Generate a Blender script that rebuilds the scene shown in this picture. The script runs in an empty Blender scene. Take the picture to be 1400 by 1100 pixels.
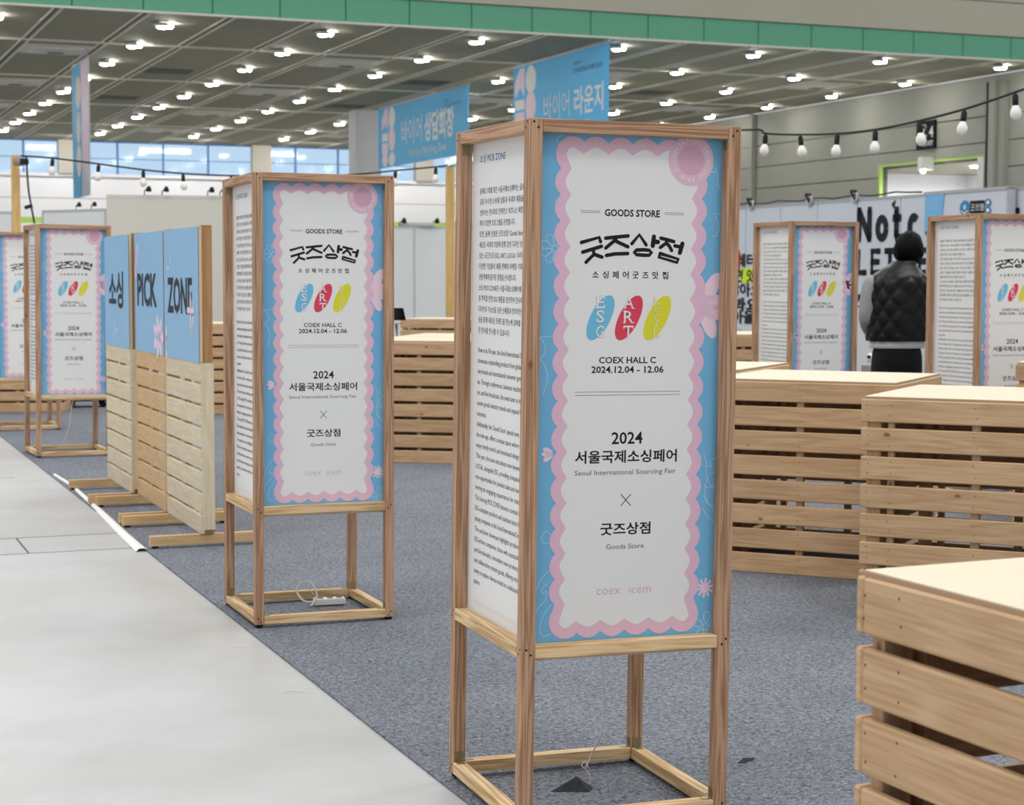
import bpy, bmesh, math, random
from mathutils import Vector, Matrix
from mathutils.geometry import tessellate_polygon
rnd = random.Random(7)
PI = math.pi
SC = bpy.context.scene
C = SC.collection

# ------------------------------------------------------------------ camera, world, lights, exposure
FPX = 2477.457
R_ = Vector((1.0, 0.00012, 0.00178)); U_ = Vector((-0.00178, 0.06909, 0.99761)); F_ = Vector((0.0, 0.99761, -0.06909))
EYE = Vector((0, 0, 1.4554))
cam = bpy.data.cameras.new('camera'); co = bpy.data.objects.new('camera', cam); C.objects.link(co)
m = Matrix((R_, U_, -F_)).transposed().to_4x4(); m.translation = EYE; co.matrix_world = m
cam.sensor_width = 36; cam.sensor_fit = 'HORIZONTAL'; cam.lens = FPX / 1400 * 36
cam.clip_end = 400
cam.dof.use_dof = True; cam.dof.focus_distance = 5.3; cam.dof.aperture_fstop = 8.5
SC.camera = co

SC.view_settings.view_transform = 'Standard'; SC.view_settings.look = 'None'
SC.view_settings.gamma = 1; SC.view_settings.use_curve_mapping = False
SC.view_settings.exposure = -0.09

W = bpy.data.worlds.new('World'); SC.world = W; W.use_nodes = True
bg = W.node_tree.nodes['Background']; bg.inputs[0].default_value = (0.93, 0.965, 1.0, 1); bg.inputs[1].default_value = 0.98

def area(x, y, z, sx, sy, power, col=(1, 0.96, 0.90)):
    l = bpy.data.lights.new('added_hall_light', 'AREA'); l.shape = 'RECTANGLE'; l.size = sx; l.size_y = sy
    l.energy = power; l.color = col
    o = bpy.data.objects.new('added_hall_light', l); C.objects.link(o); o.location = (x, y, z)
    return o
for k in range(7):                                              # added strip lights that brighten the far wall, not real fixtures
    o = area(0, 0, 0, 3.0, .4, 150, (1, .98, .96)); u_, v_ = 2 + 6.5 * k, 99.5
    o.location = (u_ * math.cos(.385) - v_ * math.sin(.385), u_ * math.sin(.385) + v_ * math.cos(.385), 8.85); o.rotation_euler = (math.radians(38), 0, .385)
for ax, ay in ((-7, 2), (5, -1), (-4, 14), (8, 11), (-12, 25), (4, 27), (16, 24), (-14, 38), (2, 38), (16, 35)):      # unseen lights standing in for near-hall lamps; back ones added to brighten booth walls
    area(ax, ay, 12.5, 3.0, 3.0, 520)

# ------------------------------------------------------------------ helpers
def lin(r, g=None, b=None):
    if g is None: g = b = r
    f = lambda c: (c / 255 / 12.92) if c <= 10 else ((c / 255 + 0.055) / 1.055) ** 2.4
    return (f(r), f(g), f(b), 1)

def uvec(a): return Vector((math.cos(a), math.sin(a), 0)), Vector((-math.sin(a), math.cos(a), 0))
HA = 0.385                        # yaw of the exhibition hall
HU, HV = uvec(HA)
def hall(u, v, z=0): return HU * u + HV * v + Vector((0, 0, z))
def ray(px, py): return F_ + R_ * ((px - 700) / FPX) - U_ * ((py - 550) / FPX)
def atz(px, py, z):
    r = ray(px, py); return EYE + r * ((z - EYE.z) / r.z)
def aty(px, py, Y):
    r = ray(px, py); return EYE + r * (Y / r.y)
def atp(px, py, P, n):
    r = ray(px, py); return EYE + r * ((P - EYE).dot(n) / r.dot(n))

# ---- materials
def newmat(name):
    m = bpy.data.materials.new(name); m.use_nodes = True
    nt = m.node_tree; return m, nt, nt.nodes['Principled BSDF'], nt.nodes, nt.links
def flat(name, col, rough=0.6, metal=0.0, spec=0.3, noise=0.0, scale=8.0, bump=0.0):
    m, nt, b, N, L = newmat(name)
    b.inputs['Base Color'].default_value = col; b.inputs['Roughness'].default_value = rough
    b.inputs['Metallic'].default_value = metal; b.inputs['Specular IOR Level'].default_value = spec
    if noise or bump:
        tc = N.new('ShaderNodeTexCoord'); n = N.new('ShaderNodeTexNoise'); n.inputs['Scale'].default_value = scale
        n.inputs['Detail'].default_value = 4; L.new(tc.outputs['Object'], n.inputs['Vector'])
        if noise:
            mr = N.new('ShaderNodeMapRange'); mr.inputs['To Min'].default_value = 1 - noise; mr.inputs['To Max'].default_value = 1 + noise
            mr.inputs['From Min'].default_value = .25; mr.inputs['From Max'].default_value = .75
            L.new(n.outputs['Fac'], mr.inputs['Value'])
            mx = N.new('ShaderNodeMix'); mx.data_type = 'RGBA'; mx.blend_type = 'MULTIPLY'; mx.inputs['Factor'].default_value = 1
            mx.inputs['A'].default_value = col; L.new(mr.outputs['Result'], mx.inputs['B']); L.new(mx.outputs['Result'], b.inputs['Base Color'])
        if bump:
            bp = N.new('ShaderNodeBump'); bp.inputs['Strength'].default_value = bump; bp.inputs['Distance'].default_value = .01
            L.new(n.outputs['Fac'], bp.inputs['Height']); L.new(bp.outputs['Normal'], b.inputs['Normal'])
    return m
def emit(name, col, st):
    m, nt, b, N, L = newmat(name)
    b.inputs['Base Color'].default_value = (0, 0, 0, 1); b.inputs['Emission Color'].default_value = col; b.inputs['Emission Strength'].default_value = st
    return m
def wood(name, c1, c2, knot, grain=14.0, contrast=1.0, knots=True, var=0.10, rough=0.62):
    """sawn timber: UV.x runs along the piece in metres, UV.y around it"""
    m, nt, b, N, L = newmat(name)
    uv = N.new('ShaderNodeUVMap'); oi = N.new('ShaderNodeObjectInfo')
    off = N.new('ShaderNodeVectorMath'); off.operation = 'MULTIPLY_ADD'
    cx = N.new('ShaderNodeCombineXYZ'); L.new(oi.outputs['Random'], cx.inputs[0]); L.new(oi.outputs['Random'], cx.inputs[1]); L.new(oi.outputs['Random'], cx.inputs[2])
    L.new(cx.outputs[0], off.inputs[0]); off.inputs[1].default_value = (37.0, 11.3, 23.0); L.new(uv.outputs[0], off.inputs[2])
    mp = N.new('ShaderNodeMapping'); mp.inputs['Scale'].default_value = (1.0, grain, 1.0); L.new(off.outputs[0], mp.inputs['Vector'])
    n1 = N.new('ShaderNodeTexNoise'); n1.inputs['Scale'].default_value = 1.6; n1.inputs['Detail'].default_value = 2; n1.inputs['Distortion'].default_value = .4
    L.new(mp.outputs[0], n1.inputs['Vector'])
    # growth rings: fold the noise into bands
    mul = N.new('ShaderNodeMath'); mul.operation = 'MULTIPLY'; mul.inputs[1].default_value = 26.0; L.new(n1.outputs['Fac'], mul.inputs[0])
    sn = N.new('ShaderNodeMath'); sn.operation = 'SINE'; L.new(mul.outputs[0], sn.inputs[0])
    n2 = N.new('ShaderNodeTexNoise'); n2.inputs['Scale'].default_value = 5; n2.inputs['Detail'].default_value = 5
    mp2 = N.new('ShaderNodeMapping'); mp2.inputs['Scale'].default_value = (1.0, grain * 3, 1.0); L.new(off.outputs[0], mp2.inputs['Vector']); L.new(mp2.outputs[0], n2.inputs['Vector'])
    a1 = N.new('ShaderNodeMath'); a1.operation = 'MULTIPLY_ADD'; a1.inputs[1].default_value = .24 * contrast; L.new(sn.outputs[0], a1.inputs[0]); L.new(n2.outputs['Fac'], a1.inputs[2])
    cr = N.new('ShaderNodeValToRGB'); e = cr.color_ramp.elements
    e[0].position = .22; e[0].color = c2; e[1].position = .72; e[1].color = c1
    L.new(a1.outputs[0], cr.inputs[0]); out = cr.outputs[0]
    if knots:
        mk = N.new('ShaderNodeMapping'); mk.inputs['Scale'].default_value = (1.0, 1.7, 1.0); L.new(off.outputs[0], mk.inputs['Vector'])
        vo = N.new('ShaderNodeTexVoronoi'); vo.inputs['Scale'].default_value = 4.5; L.new(mk.outputs[0], vo.inputs['Vector'])
        mr = N.new('ShaderNodeMapRange'); mr.inputs['From Min'].default_value = .045; mr.inputs['From Max'].default_value = .085
        mr.inputs['To Min'].default_value = .75; mr.inputs['To Max'].default_value = 0
        L.new(vo.outputs['Distance'], mr.inputs['Value'])
        mx = N.new('ShaderNodeMix'); mx.data_type = 'RGBA'; L.new(mr.outputs[0], mx.inputs['Factor']); L.new(out, mx.inputs['A']); mx.inputs['B'].default_value = knot
        out = mx.outputs['Result']
    hv = N.new('ShaderNodeHueSaturation')
    mv = N.new('ShaderNodeMapRange'); mv.inputs['To Min'].default_value = 1 - var; mv.inputs['To Max'].default_value = 1 + var; L.new(oi.outputs['Random'], mv.inputs['Value'])
    L.new(mv.outputs[0], hv.inputs['Value']); L.new(out, hv.inputs['Color']); L.new(hv.outputs[0], b.inputs['Base Color'])
    b.inputs['Roughness'].default_value = rough; b.inputs['Specular IOR Level'].default_value = .25
    bp = N.new('ShaderNodeBump'); bp.inputs['Strength'].default_value = .12; bp.inputs['Distance'].default_value = .002
    L.new(a1.outputs[0], bp.inputs['Height']); L.new(bp.outputs[0], b.inputs['Normal'])
    return m

M_fir = wood('fir_lumber', lin(196, 158, 128), lin(150, 112, 84), lin(84, 50, 34), grain=30, contrast=.95, knots=True, var=.05)
M_firl = wood('pale_fir_lumber', lin(232, 202, 158), lin(190, 152, 104), lin(110, 66, 40), grain=20, contrast=1.0, var=.06)
M_spr = wood('spruce_slat', lin(208, 175, 138), lin(182, 146, 108), lin(108, 68, 40), grain=9, contrast=.5, var=.06)
M_pale = wood('pale_spruce_slat', lin(226, 213, 186), lin(206, 190, 160), lin(150, 116, 80), grain=9, contrast=.4, knots=False, var=.03)
M_org = wood('orange_pine_slat', lin(216, 184, 140), lin(198, 162, 116), lin(150, 100, 60), grain=9, contrast=.4, knots=False, var=.04)
M_brn = wood('brown_pine_post', lin(178, 138, 98), lin(156, 116, 78), lin(80, 50, 30), grain=14, contrast=.5, knots=False)
M_yel = wood('yellow_pine_post', lin(214, 180, 120), lin(190, 154, 96), lin(110, 70, 40), grain=14, contrast=.5)
M_ply = flat('birch_plywood_top', lin(220, 206, 180), .5, noise=.03, scale=3)
M_plyl = flat('light_plywood_edge', lin(212, 188, 154), .6)
M_plye = flat('plywood_edge', lin(176, 146, 118), .7)
M_white = flat('white_print', lin(233, 233, 232), .45, noise=.012, scale=3)
M_board = flat('foam_board', lin(238, 237, 234), .6)
M_blue = flat('sky_blue_print', lin(118, 184, 225), .45, noise=.02, scale=4)
M_pink = flat('pink_print', lin(228, 190, 210), .45)
M_pinkd = flat('rose_disc_print', lin(214, 170, 192), .45)
M_pinkl = flat('pale_pink_print', lin(238, 214, 230), .45)
M_lblue = flat('light_blue_line', lin(176, 214, 242), .45)
M_navy = flat('navy_ink', lin(24, 70, 120), .5)
M_edge = flat('soft_grey_outline', lin(176, 176, 176), .5)
M_ink = flat('black_ink', lin(20, 20, 24), .5)
M_grey = flat('grey_ink', lin(110, 110, 112), .5)
M_tblue = flat('title_blue_ink', lin(70, 130, 170), .5)
M_eb = flat('ellipse_blue', lin(112, 190, 224), .45)
M_er = flat('ellipse_red', lin(222, 66, 92), .45)
M_ey = flat('ellipse_yellow', lin(222, 218, 50), .45)
M_pb = flat('partition_blue_print', lin(146, 190, 226), .5, noise=.02, scale=4)
M_black = flat('black_rubber', lin(16, 16, 17), .7)
M_zinc = flat('zinc_bracket', lin(150, 140, 110), .4, metal=.7, noise=.15, scale=60)
M_hole = flat('dark_screw', lin(30, 22, 18), .5)
M_alu = flat('aluminium', lin(190, 192, 194), .4, metal=.5)
M_booth = flat('booth_panel_white', lin(214, 216, 214), .6, noise=.015, scale=1.5)
M_boothg = flat('booth_panel_grey', lin(214, 212, 200), .6, noise=.015, scale=1.5)
M_bootht = flat('booth_print_blue_grey', lin(206, 211, 218), .5)
M_hallw = flat('hall_wall_white', lin(240, 240, 243), .6, noise=.02, scale=.4)
M_hallr = flat('hall_wall_greige', lin(170, 170, 158), .6, noise=.03, scale=.5)
M_joint = flat('wall_joint_dark', lin(90, 92, 88), .8)
M_ceil = flat('ceiling_panel_olive', lin(146, 143, 125), .75, noise=.03, scale=.7)
M_beam = flat('ceiling_grid_strip', lin(232, 230, 214), .6)
M_vent = flat('ceiling_diffuser_white', lin(206, 204, 196), .6)
M_ventd = flat('diffuser_dark_slot', lin(90, 90, 84), .7)
M_green = flat('green_fascia', lin(104, 172, 138), .5, noise=.05, scale=.6)
M_beige = flat('beige_bulkhead', lin(186, 180, 160), .7, noise=.03, scale=.3)
M_lime = flat('lime_green_trim', lin(184, 218, 110), .5)
M_lamp = emit('lamp_glow', (1, .98, .94, 1), 125.0)
M_lampg = flat('lamp_housing', lin(236, 236, 230), .4)
M_bulb = flat('frosted_bulb', lin(240, 238, 232), .25)
M_cable = flat('black_cable', lin(24, 24, 28), .5)
M_cord = flat('white_cord', lin(226, 222, 212), .4)
M_banner = flat('banner_blue', lin(84, 186, 238), .5, noise=.05, scale=.25)
M_col = flat('white_column', lin(206, 208, 212), .6)
M_colb = flat('beige_column', lin(190, 184, 172), .6)
M_mull = flat('window_mullion', lin(92, 128, 190), .5)
M_neon = flat('highlighter_yellow', lin(214, 232, 60), .5)
M_red = flat('red_print', lin(222, 70, 60), .5)

def glass():
    m, nt, b, N, L = newmat('blue_tinted_glass')
    N.remove(b); out = N['Material Output']
    t = N.new('ShaderNodeBsdfTransparent'); t.inputs[0].default_value = (.78, .90, 1.0, 1)
    g = N.new('ShaderNodeBsdfGlossy'); g.inputs['Roughness'].default_value = .08
    fr = N.new('ShaderNodeFresnel'); fr.inputs[0].default_value = 1.4
    mx = N.new('ShaderNodeMixShader'); L.new(fr.outputs[0], mx.inputs[0]); L.new(t.outputs[0], mx.inputs[1]); L.new(g.outputs[0], mx.inputs[2]); L.new(mx.outputs[0], out.inputs[0])
    return m
M_glass = glass()

def carpet():
    m, nt, b, N, L = newmat('blue_grey_needle_carpet')
    tc = N.new('ShaderNodeTexCoord')
    n1 = N.new('ShaderNodeTexNoise'); n1.inputs['Scale'].default_value = 75; n1.inputs['Detail'].default_value = 3; n1.inputs['Distortion'].default_value = 1.2
    n2 = N.new('ShaderNodeTexNoise'); n2.inputs['Scale'].default_value = 2.2; n2.inputs['Detail'].default_value = 4
    L.new(tc.outputs['Object'], n1.inputs['Vector']); L.new(tc.outputs['Object'], n2.inputs['Vector'])
    cr = N.new('ShaderNodeValToRGB'); e = cr.color_ramp.elements
    e[0].position = .32; e[0].color = lin(74, 77, 84); e[1].position = .70; e[1].color = lin(145, 150, 159)
    L.new(n1.outputs['Fac'], cr.inputs[0])
    mr = N.new('ShaderNodeMapRange'); mr.inputs['From Min'].default_value = .3; mr.inputs['From Max'].default_value = .7; mr.inputs['To Min'].default_value = .93; mr.inputs['To Max'].default_value = 1.06
    L.new(n2.outputs['Fac'], mr.inputs[0])
    mx = N.new('ShaderNodeMix'); mx.data_type = 'RGBA'; mx.blend_type = 'MULTIPLY'; mx.inputs['Factor'].default_value = 1
    L.new(cr.outputs[0], mx.inputs['A']); L.new(mr.outputs[0], mx.inputs['B']); L.new(mx.outputs['Result'], b.inputs['Base Color'])
    b.inputs['Roughness'].default_value = .95; b.inputs['Specular IOR Level'].default_value = .1
    bp = N.new('ShaderNodeBump'); bp.inputs['Strength'].default_value = .5; bp.inputs['Distance'].default_value = .003
    L.new(n1.outputs['Fac'], bp.inputs['Height']); L.new(bp.outputs[0], b.inputs['Normal'])
    return m
M_carpet = carpet()
def concrete():
    m, nt, b, N, L = newmat('polished_concrete')
    tc = N.new('ShaderNodeTexCoord')
    n1 = N.new('ShaderNodeTexNoise'); n1.inputs['Scale'].default_value = .9; n1.inputs['Detail'].default_value = 6; n1.inputs['Roughness'].default_value = .6
    L.new(tc.outputs['Object'], n1.inputs['Vector'])
    cr = N.new('ShaderNodeValToRGB'); e = cr.color_ramp.elements
    e[0].position = .3; e[0].color = lin(172, 171, 167); e[1].position = .62; e[1].color = lin(189, 190, 191)
    L.new(n1.outputs['Fac'], cr.inputs[0])
    vo = N.new('ShaderNodeTexVoronoi'); vo.inputs['Scale'].default_value = 2.3; L.new(tc.outputs['Object'], vo.inputs['Vector'])
    mr = N.new('ShaderNodeMapRange'); mr.inputs['From Min'].default_value = .012; mr.inputs['From Max'].default_value = .03; mr.inputs['To Min'].default_value = .72; mr.inputs['To Max'].default_value = 1
    L.new(vo.outputs['Distance'], mr.inputs[0])
    mx = N.new('ShaderNodeMix'); mx.data_type = 'RGBA'; mx.blend_type = 'MULTIPLY'; mx.inputs['Factor'].default_value = 1
    L.new(cr.outputs[0], mx.inputs['A']); L.new(mr.outputs[0], mx.inputs['B']); L.new(mx.outputs['Result'], b.inputs['Base Color'])
    b.inputs['Roughness'].default_value = .38; b.inputs['Specular IOR Level'].default_value = .35
    return m
M_conc = concrete()

# ---- objects
def link(o, parent=None):
    C.objects.link(o)
    if parent is not None: o.parent = parent
    return o
def tag(o, label=None, cat=None, group=None, kind=None):
    if label: o['label'] = label
    if cat: o['category'] = cat
    if group: o['group'] = group
    if kind: o['kind'] = kind
    return o
def thing(name, loc, rz, label, cat, group=None):
    o = bpy.data.objects.new(name, None); C.objects.link(o); o.empty_display_size = .1
    o.location = loc; o.rotation_euler = (0, 0, rz); return tag(o, label, cat, group)
def copytree(o, parent=None):
    c = o.copy(); C.objects.link(c)
    if parent is not None:
        c.parent = parent; c.matrix_parent_inverse = o.matrix_parent_inverse
    for ch in o.children: copytree(ch, c)
    return c
def mesh_obj(name, me, parent=None, loc=(0, 0, 0), rot=(0, 0, 0)):
    o = bpy.data.objects.new(name, me); link(o, parent); o.location = loc; o.rotation_euler = rot; return o

def smooth(me, on=True):
    me.polygons.foreach_set('use_smooth', [on] * len(me.polygons)); return me

_cache = {}
def timber(sx, sy, sz, mat, bev=.002):
    """box centred on the origin, long axis found by itself, with along-grain UVs; mesh data shared by size"""
    key = (round(sx, 4), round(sy, 4), round(sz, 4), mat.name, bev)
    if key in _cache: return _cache[key]
    bm = bmesh.new(); bmesh.ops.create_cube(bm, size=1)
    for v in bm.verts: v.co.x *= sx; v.co.y *= sy; v.co.z *= sz
    if bev: bmesh.ops.bevel(bm, geom=bm.edges[:], offset=bev, segments=1, affect='EDGES', profile=.5)
    ax = max(range(3), key=lambda i: (sx, sy, sz)[i]); o1, o2 = [i for i in range(3) if i != ax]
    uvl = bm.loops.layers.uv.new('UVMap')
    for f in bm.faces:
        n = f.normal; d = max(range(3), key=lambda i: abs(n[i]))
        for l in f.loops:
            c = l.vert.co
            if d == ax: l[uvl].uv = (c[o1] * .3, c[o2] + 7)
            elif d == o1: l[uvl].uv = (c[ax], c[o2] + (3 if n[d] > 0 else 5))
            else: l[uvl].uv = (c[ax], c[o1] + (0 if n[d] > 0 else 9))
    me = bpy.data.meshes.new('timber'); bm.to_mesh(me); bm.free(); me.materials.append(mat)
    _cache[key] = me; return me
def tbox(name, c, s, mat, parent, bev=.002, rz=0):
    return mesh_obj(name, timber(s[0], s[1], s[2], mat, bev), parent, c, (0, 0, rz))
def boxes(name, lst, mats, parent=None, bev=0):
    """one mesh of several boxes: (x0,y0,z0,x1,y1,z1[,slot])"""
    bm = bmesh.new()
    for b in lst:
        r = bmesh.ops.create_cube(bm, size=1)
        for v in r['verts']:
            for i in range(3): v.co[i] = (b[i] + b[i + 3]) / 2 + v.co[i] * abs(b[i + 3] - b[i])
        if len(b) > 6:
            for f in set(f for v in r['verts'] for f in v.link_faces): f.material_index = b[6]
    if bev: bmesh.ops.bevel(bm, geom=bm.edges[:], offset=bev, segments=1, affect='EDGES', profile=.5)
    me = bpy.data.meshes.new(name); bm.to_mesh(me); bm.free()
    for mt in (mats if isinstance(mats, (list, tuple)) else [mats]): me.materials.append(mt)
    return mesh_obj(name, me, parent)
def tube_mesh(paths, r, mat, seg=6):
    bm = bmesh.new()
    for path in paths:
        P = [Vector(p) for p in path]; rings = []
        for i, p in enumerate(P):
            d = (P[min(i + 1, len(P) - 1)] - P[max(i - 1, 0)]).normalized()
            a = d.orthogonal().normalized() if i == 0 else (prev - d * prev.dot(d)).normalized()
            prev = a; b = d.cross(a); rr = r(i / (len(P) - 1)) if callable(r) else r
            rings.append([bm.verts.new(p + (a * math.cos(t * 2 * PI / seg) + b * math.sin(t * 2 * PI / seg)) * rr) for t in range(seg)])
        for q in range(len(rings) - 1):
            for t in range(seg): bm.faces.new((rings[q][t], rings[q][(t + 1) % seg], rings[q + 1][(t + 1) % seg], rings[q + 1][t]))
        bm.faces.new(rings[0][::-1]); bm.faces.new(rings[-1])
    me = bpy.data.meshes.new('tube'); bm.to_mesh(me); bm.free(); me.materials.append(mat); return smooth(me)
def lathe(prof, mat, seg=16, caps=True):
    """prof: (r, z) from bottom to top about z"""
    bm = bmesh.new(); rings = [[bm.verts.new((r * math.cos(t * 2 * PI / seg), r * math.sin(t * 2 * PI / seg), z)) for t in range(seg)] for r, z in prof]
    for q in range(len(rings) - 1):
        for t in range(seg): bm.faces.new((rings[q][t], rings[q][(t + 1) % seg], rings[q + 1][(t + 1) % seg], rings[q + 1][t]))
    if caps: bm.faces.new(rings[0][::-1]); bm.faces.new(rings[-1])
    me = bpy.data.meshes.new('lathe'); bm.to_mesh(me); bm.free(); me.materials.append(mat); return smooth(me)
def spline(P, n=8):
    P = [Vector(p) for p in P]; out = []
    for i in range(len(P) - 1):
        p0, p1, p2, p3 = P[max(i - 1, 0)], P[i], P[i + 1], P[min(i + 2, len(P) - 1)]
        for k in range(n):
            t = k / n
            out.append(.5 * ((2 * p1) + (p2 - p0) * t + (2 * p0 - 5 * p1 + 4 * p2 - p3) * t * t + (3 * p1 - p0 - 3 * p2 + p3) * t ** 3))
    out.append(P[-1]); return out

# ---- flat print: layered shapes in a 2-D sheet (x right, y up), mapped on to a board
_txt = {}
def glyphs(s, bold=0.0, space=1.0):
    key = (s, bold, space)
    if key in _txt: return _txt[key]
    c = bpy.data.curves.new('t', 'FONT'); c.body = s; c.resolution_u = 2; c.offset = bold; c.space_character = space
    o = bpy.data.objects.new('t', c); C.objects.link(o)
    dg = bpy.context.evaluated_depsgraph_get(); me = bpy.data.meshes.new_from_object(o.evaluated_get(dg))
    V = [(v.co.x, v.co.y) for v in me.vertices]; Fc = [tuple(p.vertices) for p in me.polygons]
    bpy.data.objects.remove(o); bpy.data.curves.remove(c); bpy.data.meshes.remove(me)
    _txt[key] = (V, Fc); return _txt[key]
class Sheet:
    def __init__(s, step=.0004): s.v = []; s.f = []; s.mi = []; s.mats = []; s.step = step
    def slot(s, m):
        if m not in s.mats: s.mats.append(m)
        return s.mats.index(m)
    def add(s, V, Fc, mat, layer):
        k = len(s.v); s.v += [(x, y, layer) for x, y in V]; sl = s.slot(mat)
        for f in Fc: s.f.append([k + i for i in f]); s.mi.append(sl)
    def poly(s, pts, mat, layer):
        s.add(pts, tessellate_polygon([[Vector((x, y, 0)) for x, y in pts]]), mat, layer)
    def rect(s, x0, y0, x1, y1, mat, layer): s.add([(x0, y0), (x1, y0), (x1, y1), (x0, y1)], [(0, 1, 2, 3)], mat, layer)
    def ellipse(s, cx, cy, a, b, ang, mat, layer, n=28):
        ca, sa = math.cos(ang), math.sin(ang)
        s.poly([(cx + a * math.cos(t) * ca - b * math.sin(t) * sa, cy + a * math.cos(t) * sa + b * math.sin(t) * ca) for t in [2 * PI * i / n for i in range(n)]], mat, layer)
    def stroke(s, pts, w, mat, layer, cap=True):
        pts = [Vector((p[0], p[1])) for p in pts]
        n = len(pts); Lf, Rt = [], []
        for i in range(n):
            if i == 0: d = pts[1] - pts[0]
            elif i == n - 1: d = pts[-1] - pts[-2]
            else: d = (pts[i + 1] - pts[i]).normalized() + (pts[i] - pts[i - 1]).normalized()
            d = d.normalized() if d.length > 1e-9 else Vector((1, 0)); q = Vector((-d.y, d.x)) * w / 2
            Lf.append(pts[i] + q); Rt.append(pts[i] - q)
        V = [tuple(p) for p in Lf + Rt]; s.add(V, [(i, i + 1, n + i + 1, n + i) for i in range(n - 1)], mat, layer)
        if cap:
            for p in (pts[0], pts[-1]): s.ellipse(p.x, p.y, w / 2, w / 2, 0, mat, layer, 10)
    def text(s, t, x0, y0, mat, layer, h=None, width=None, x1=None, bold=0.0, align='L', space=1.0, shear=0.0, cap=.73, slope=0.0):
        """h: capital height.  x1/width: fit the run to that width"""
        V, Fc = glyphs(t, bold, space)
        if not V: return
        mn = min(v[0] for v in V); mx = max(v[0] for v in V)
        cap = max(v[1] for v in glyphs('굿' if any('\uac00' <= q <= '\ud7a3' for q in t) else 'H')[0])
        if x1 is not None: width = x1 - x0
        ky = h / cap if h else width / (mx - mn)
        kx = width / (mx - mn) if width else ky
        sh = {'L': 0, 'C': -(mx - mn) * kx / 2, 'R': -(mx - mn) * kx}[align]
        s.add([(x0 + sh + (x - mn) * kx + y * ky * shear, y0 + y * ky + slope * (x - mn) * kx) for x, y in V], Fc, mat, layer)
    def obj(s, name, parent, M):
        """M maps (x, y, out) -> parent space"""
        me = bpy.data.meshes.new(name); me.from_pydata([tuple(M @ Vector((x, y, l * s.step))) for x, y, l in s.v], [], s.f)
        for m_ in s.mats: me.materials.append(m_)
        me.polygons.foreach_set('material_index', s.mi); me.update()
        return mesh_obj(name, me, parent)
def frame3(o, ex, ey):
    ex = Vector(ex).normalized(); ey = Vector(ey).normalized(); ez = ex.cross(ey)
    m = Matrix((ex, ey, ez)).transposed().to_4x4(); m.translation = Vector(o); return m

# ================================================================== SETTING
cr0, cr1 = atz(0, 595, 0), atz(640, 1097, 0)                     # carpet edge runs along the aisle
EA = math.atan2(cr1.y - cr0.y, cr1.x - cr0.x) + PI / 2
EU, EV = uvec(EA); e0 = (cr0.dot(EU) + cr1.dot(EU)) / 2
floor = boxes('floor', [(-60, -20, -.2, 110, 150, -.006)], M_conc); floor.rotation_euler[2] = HA; tag(floor, kind='structure')
cp = boxes('floor_carpet', [(e0, -8, -.0055, 44, 52, 0)], M_carpet); cp.rotation_euler[2] = EA; tag(cp, 'blue grey needle felt carpet laid over the stand area', kind='structure')
# saw-cut joints of the concrete
jb = []; ja, jc = atz(80, 731, 0).dot(EV), atz(90, 752, 0).dot(EV); jd = atz(30, 745, 0).dot(EU)
for vv, ul in ((ja, e0 - .02), (jc, e0 - .02), (atz(10, 652, 0).dot(EV), atz(20, 652, 0).dot(EU))): jb.append((e0 - 14, vv - .006, -.0062, ul, vv + .006, -.0052))
jb.append((jd, jc, -.0062, jd + .010, ja, -.0052))
jt = boxes('trim_1', jb, M_joint); jt.rotation_euler[2] = EA; tag(jt, 'thin dark joint lines in the pale concrete', kind='structure')
s0, s1 = atz(540, 668, 0), atz(1180, 893, 0)
sm = tube_mesh([[s0, (s0 + s1) / 2, s1]], .011, flat('seam', lin(134, 132, 130), .9), 4); so = mesh_obj('trim_2', sm, None, (0, 0, -.0085)); tag(so, 'faint seam line running across the carpet', kind='structure')

# ceiling
Zc = 9.0
pane = None
ceil = bpy.data.objects.new('ceiling', None); C.objects.link(ceil); ceil.rotation_euler[2] = HA; tag(ceil, kind='structure')
u_lines = [7.55 + 2.474 * k for k in range(-9, 15)]; v0c = 52.75
v_lines = [v0c + 1.77 * k for k in range(0, 30)]
me_cp = None; far = []
for i in range(len(u_lines) - 1):
    for j in range(len(v_lines) - 1):
        a0, a1, b0, b1 = u_lines[i] + .02, u_lines[i + 1] - .02, v_lines[j] + .015, v_lines[j + 1] - .015
        if j < 12 and i >= 8 and a0 < 42:
            if me_cp is None:
                o = boxes('ceiling_panel', [(-(a1 - a0) / 2, -(b1 - b0) / 2, 0, (a1 - a0) / 2, (b1 - b0) / 2, .06)], M_ceil, ceil, .01); me_cp = o.data
            else: o = mesh_obj('ceiling_panel', me_cp, ceil)
            o.location = ((a0 + a1) / 2, (b0 + b1) / 2, Zc)
        elif a0 < 42: far.append((a0, b0, Zc, min(a1, 42.1), b1, Zc + .06))
o = boxes('ceiling_panels_far', far, M_ceil, ceil); o['kind'] = 'stuff'
boxes('ceiling_backing', [(-16, v0c, Zc + .06, 42.2, 104, Zc + .3)], M_joint, ceil)
for u in u_lines:
    if u < 42: boxes('ceiling_beam', [(u - .15, v0c, Zc - .025, u - .10, 103.5, Zc - .001), (u + .10, v0c, Zc - .025, u + .15, 103.5, Zc - .001)], M_beam, ceil)
for k, v in enumerate([59.95, 70.57, 81.19, 91.8]):
    boxes('ceiling_beam', [(-14, v - .15, Zc - .03, 42.1, v - .10, Zc - .002), (-14, v + .10, Zc - .03, 42.1, v + .15, Zc - .002)], M_beam, ceil)
me_v = None
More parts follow.
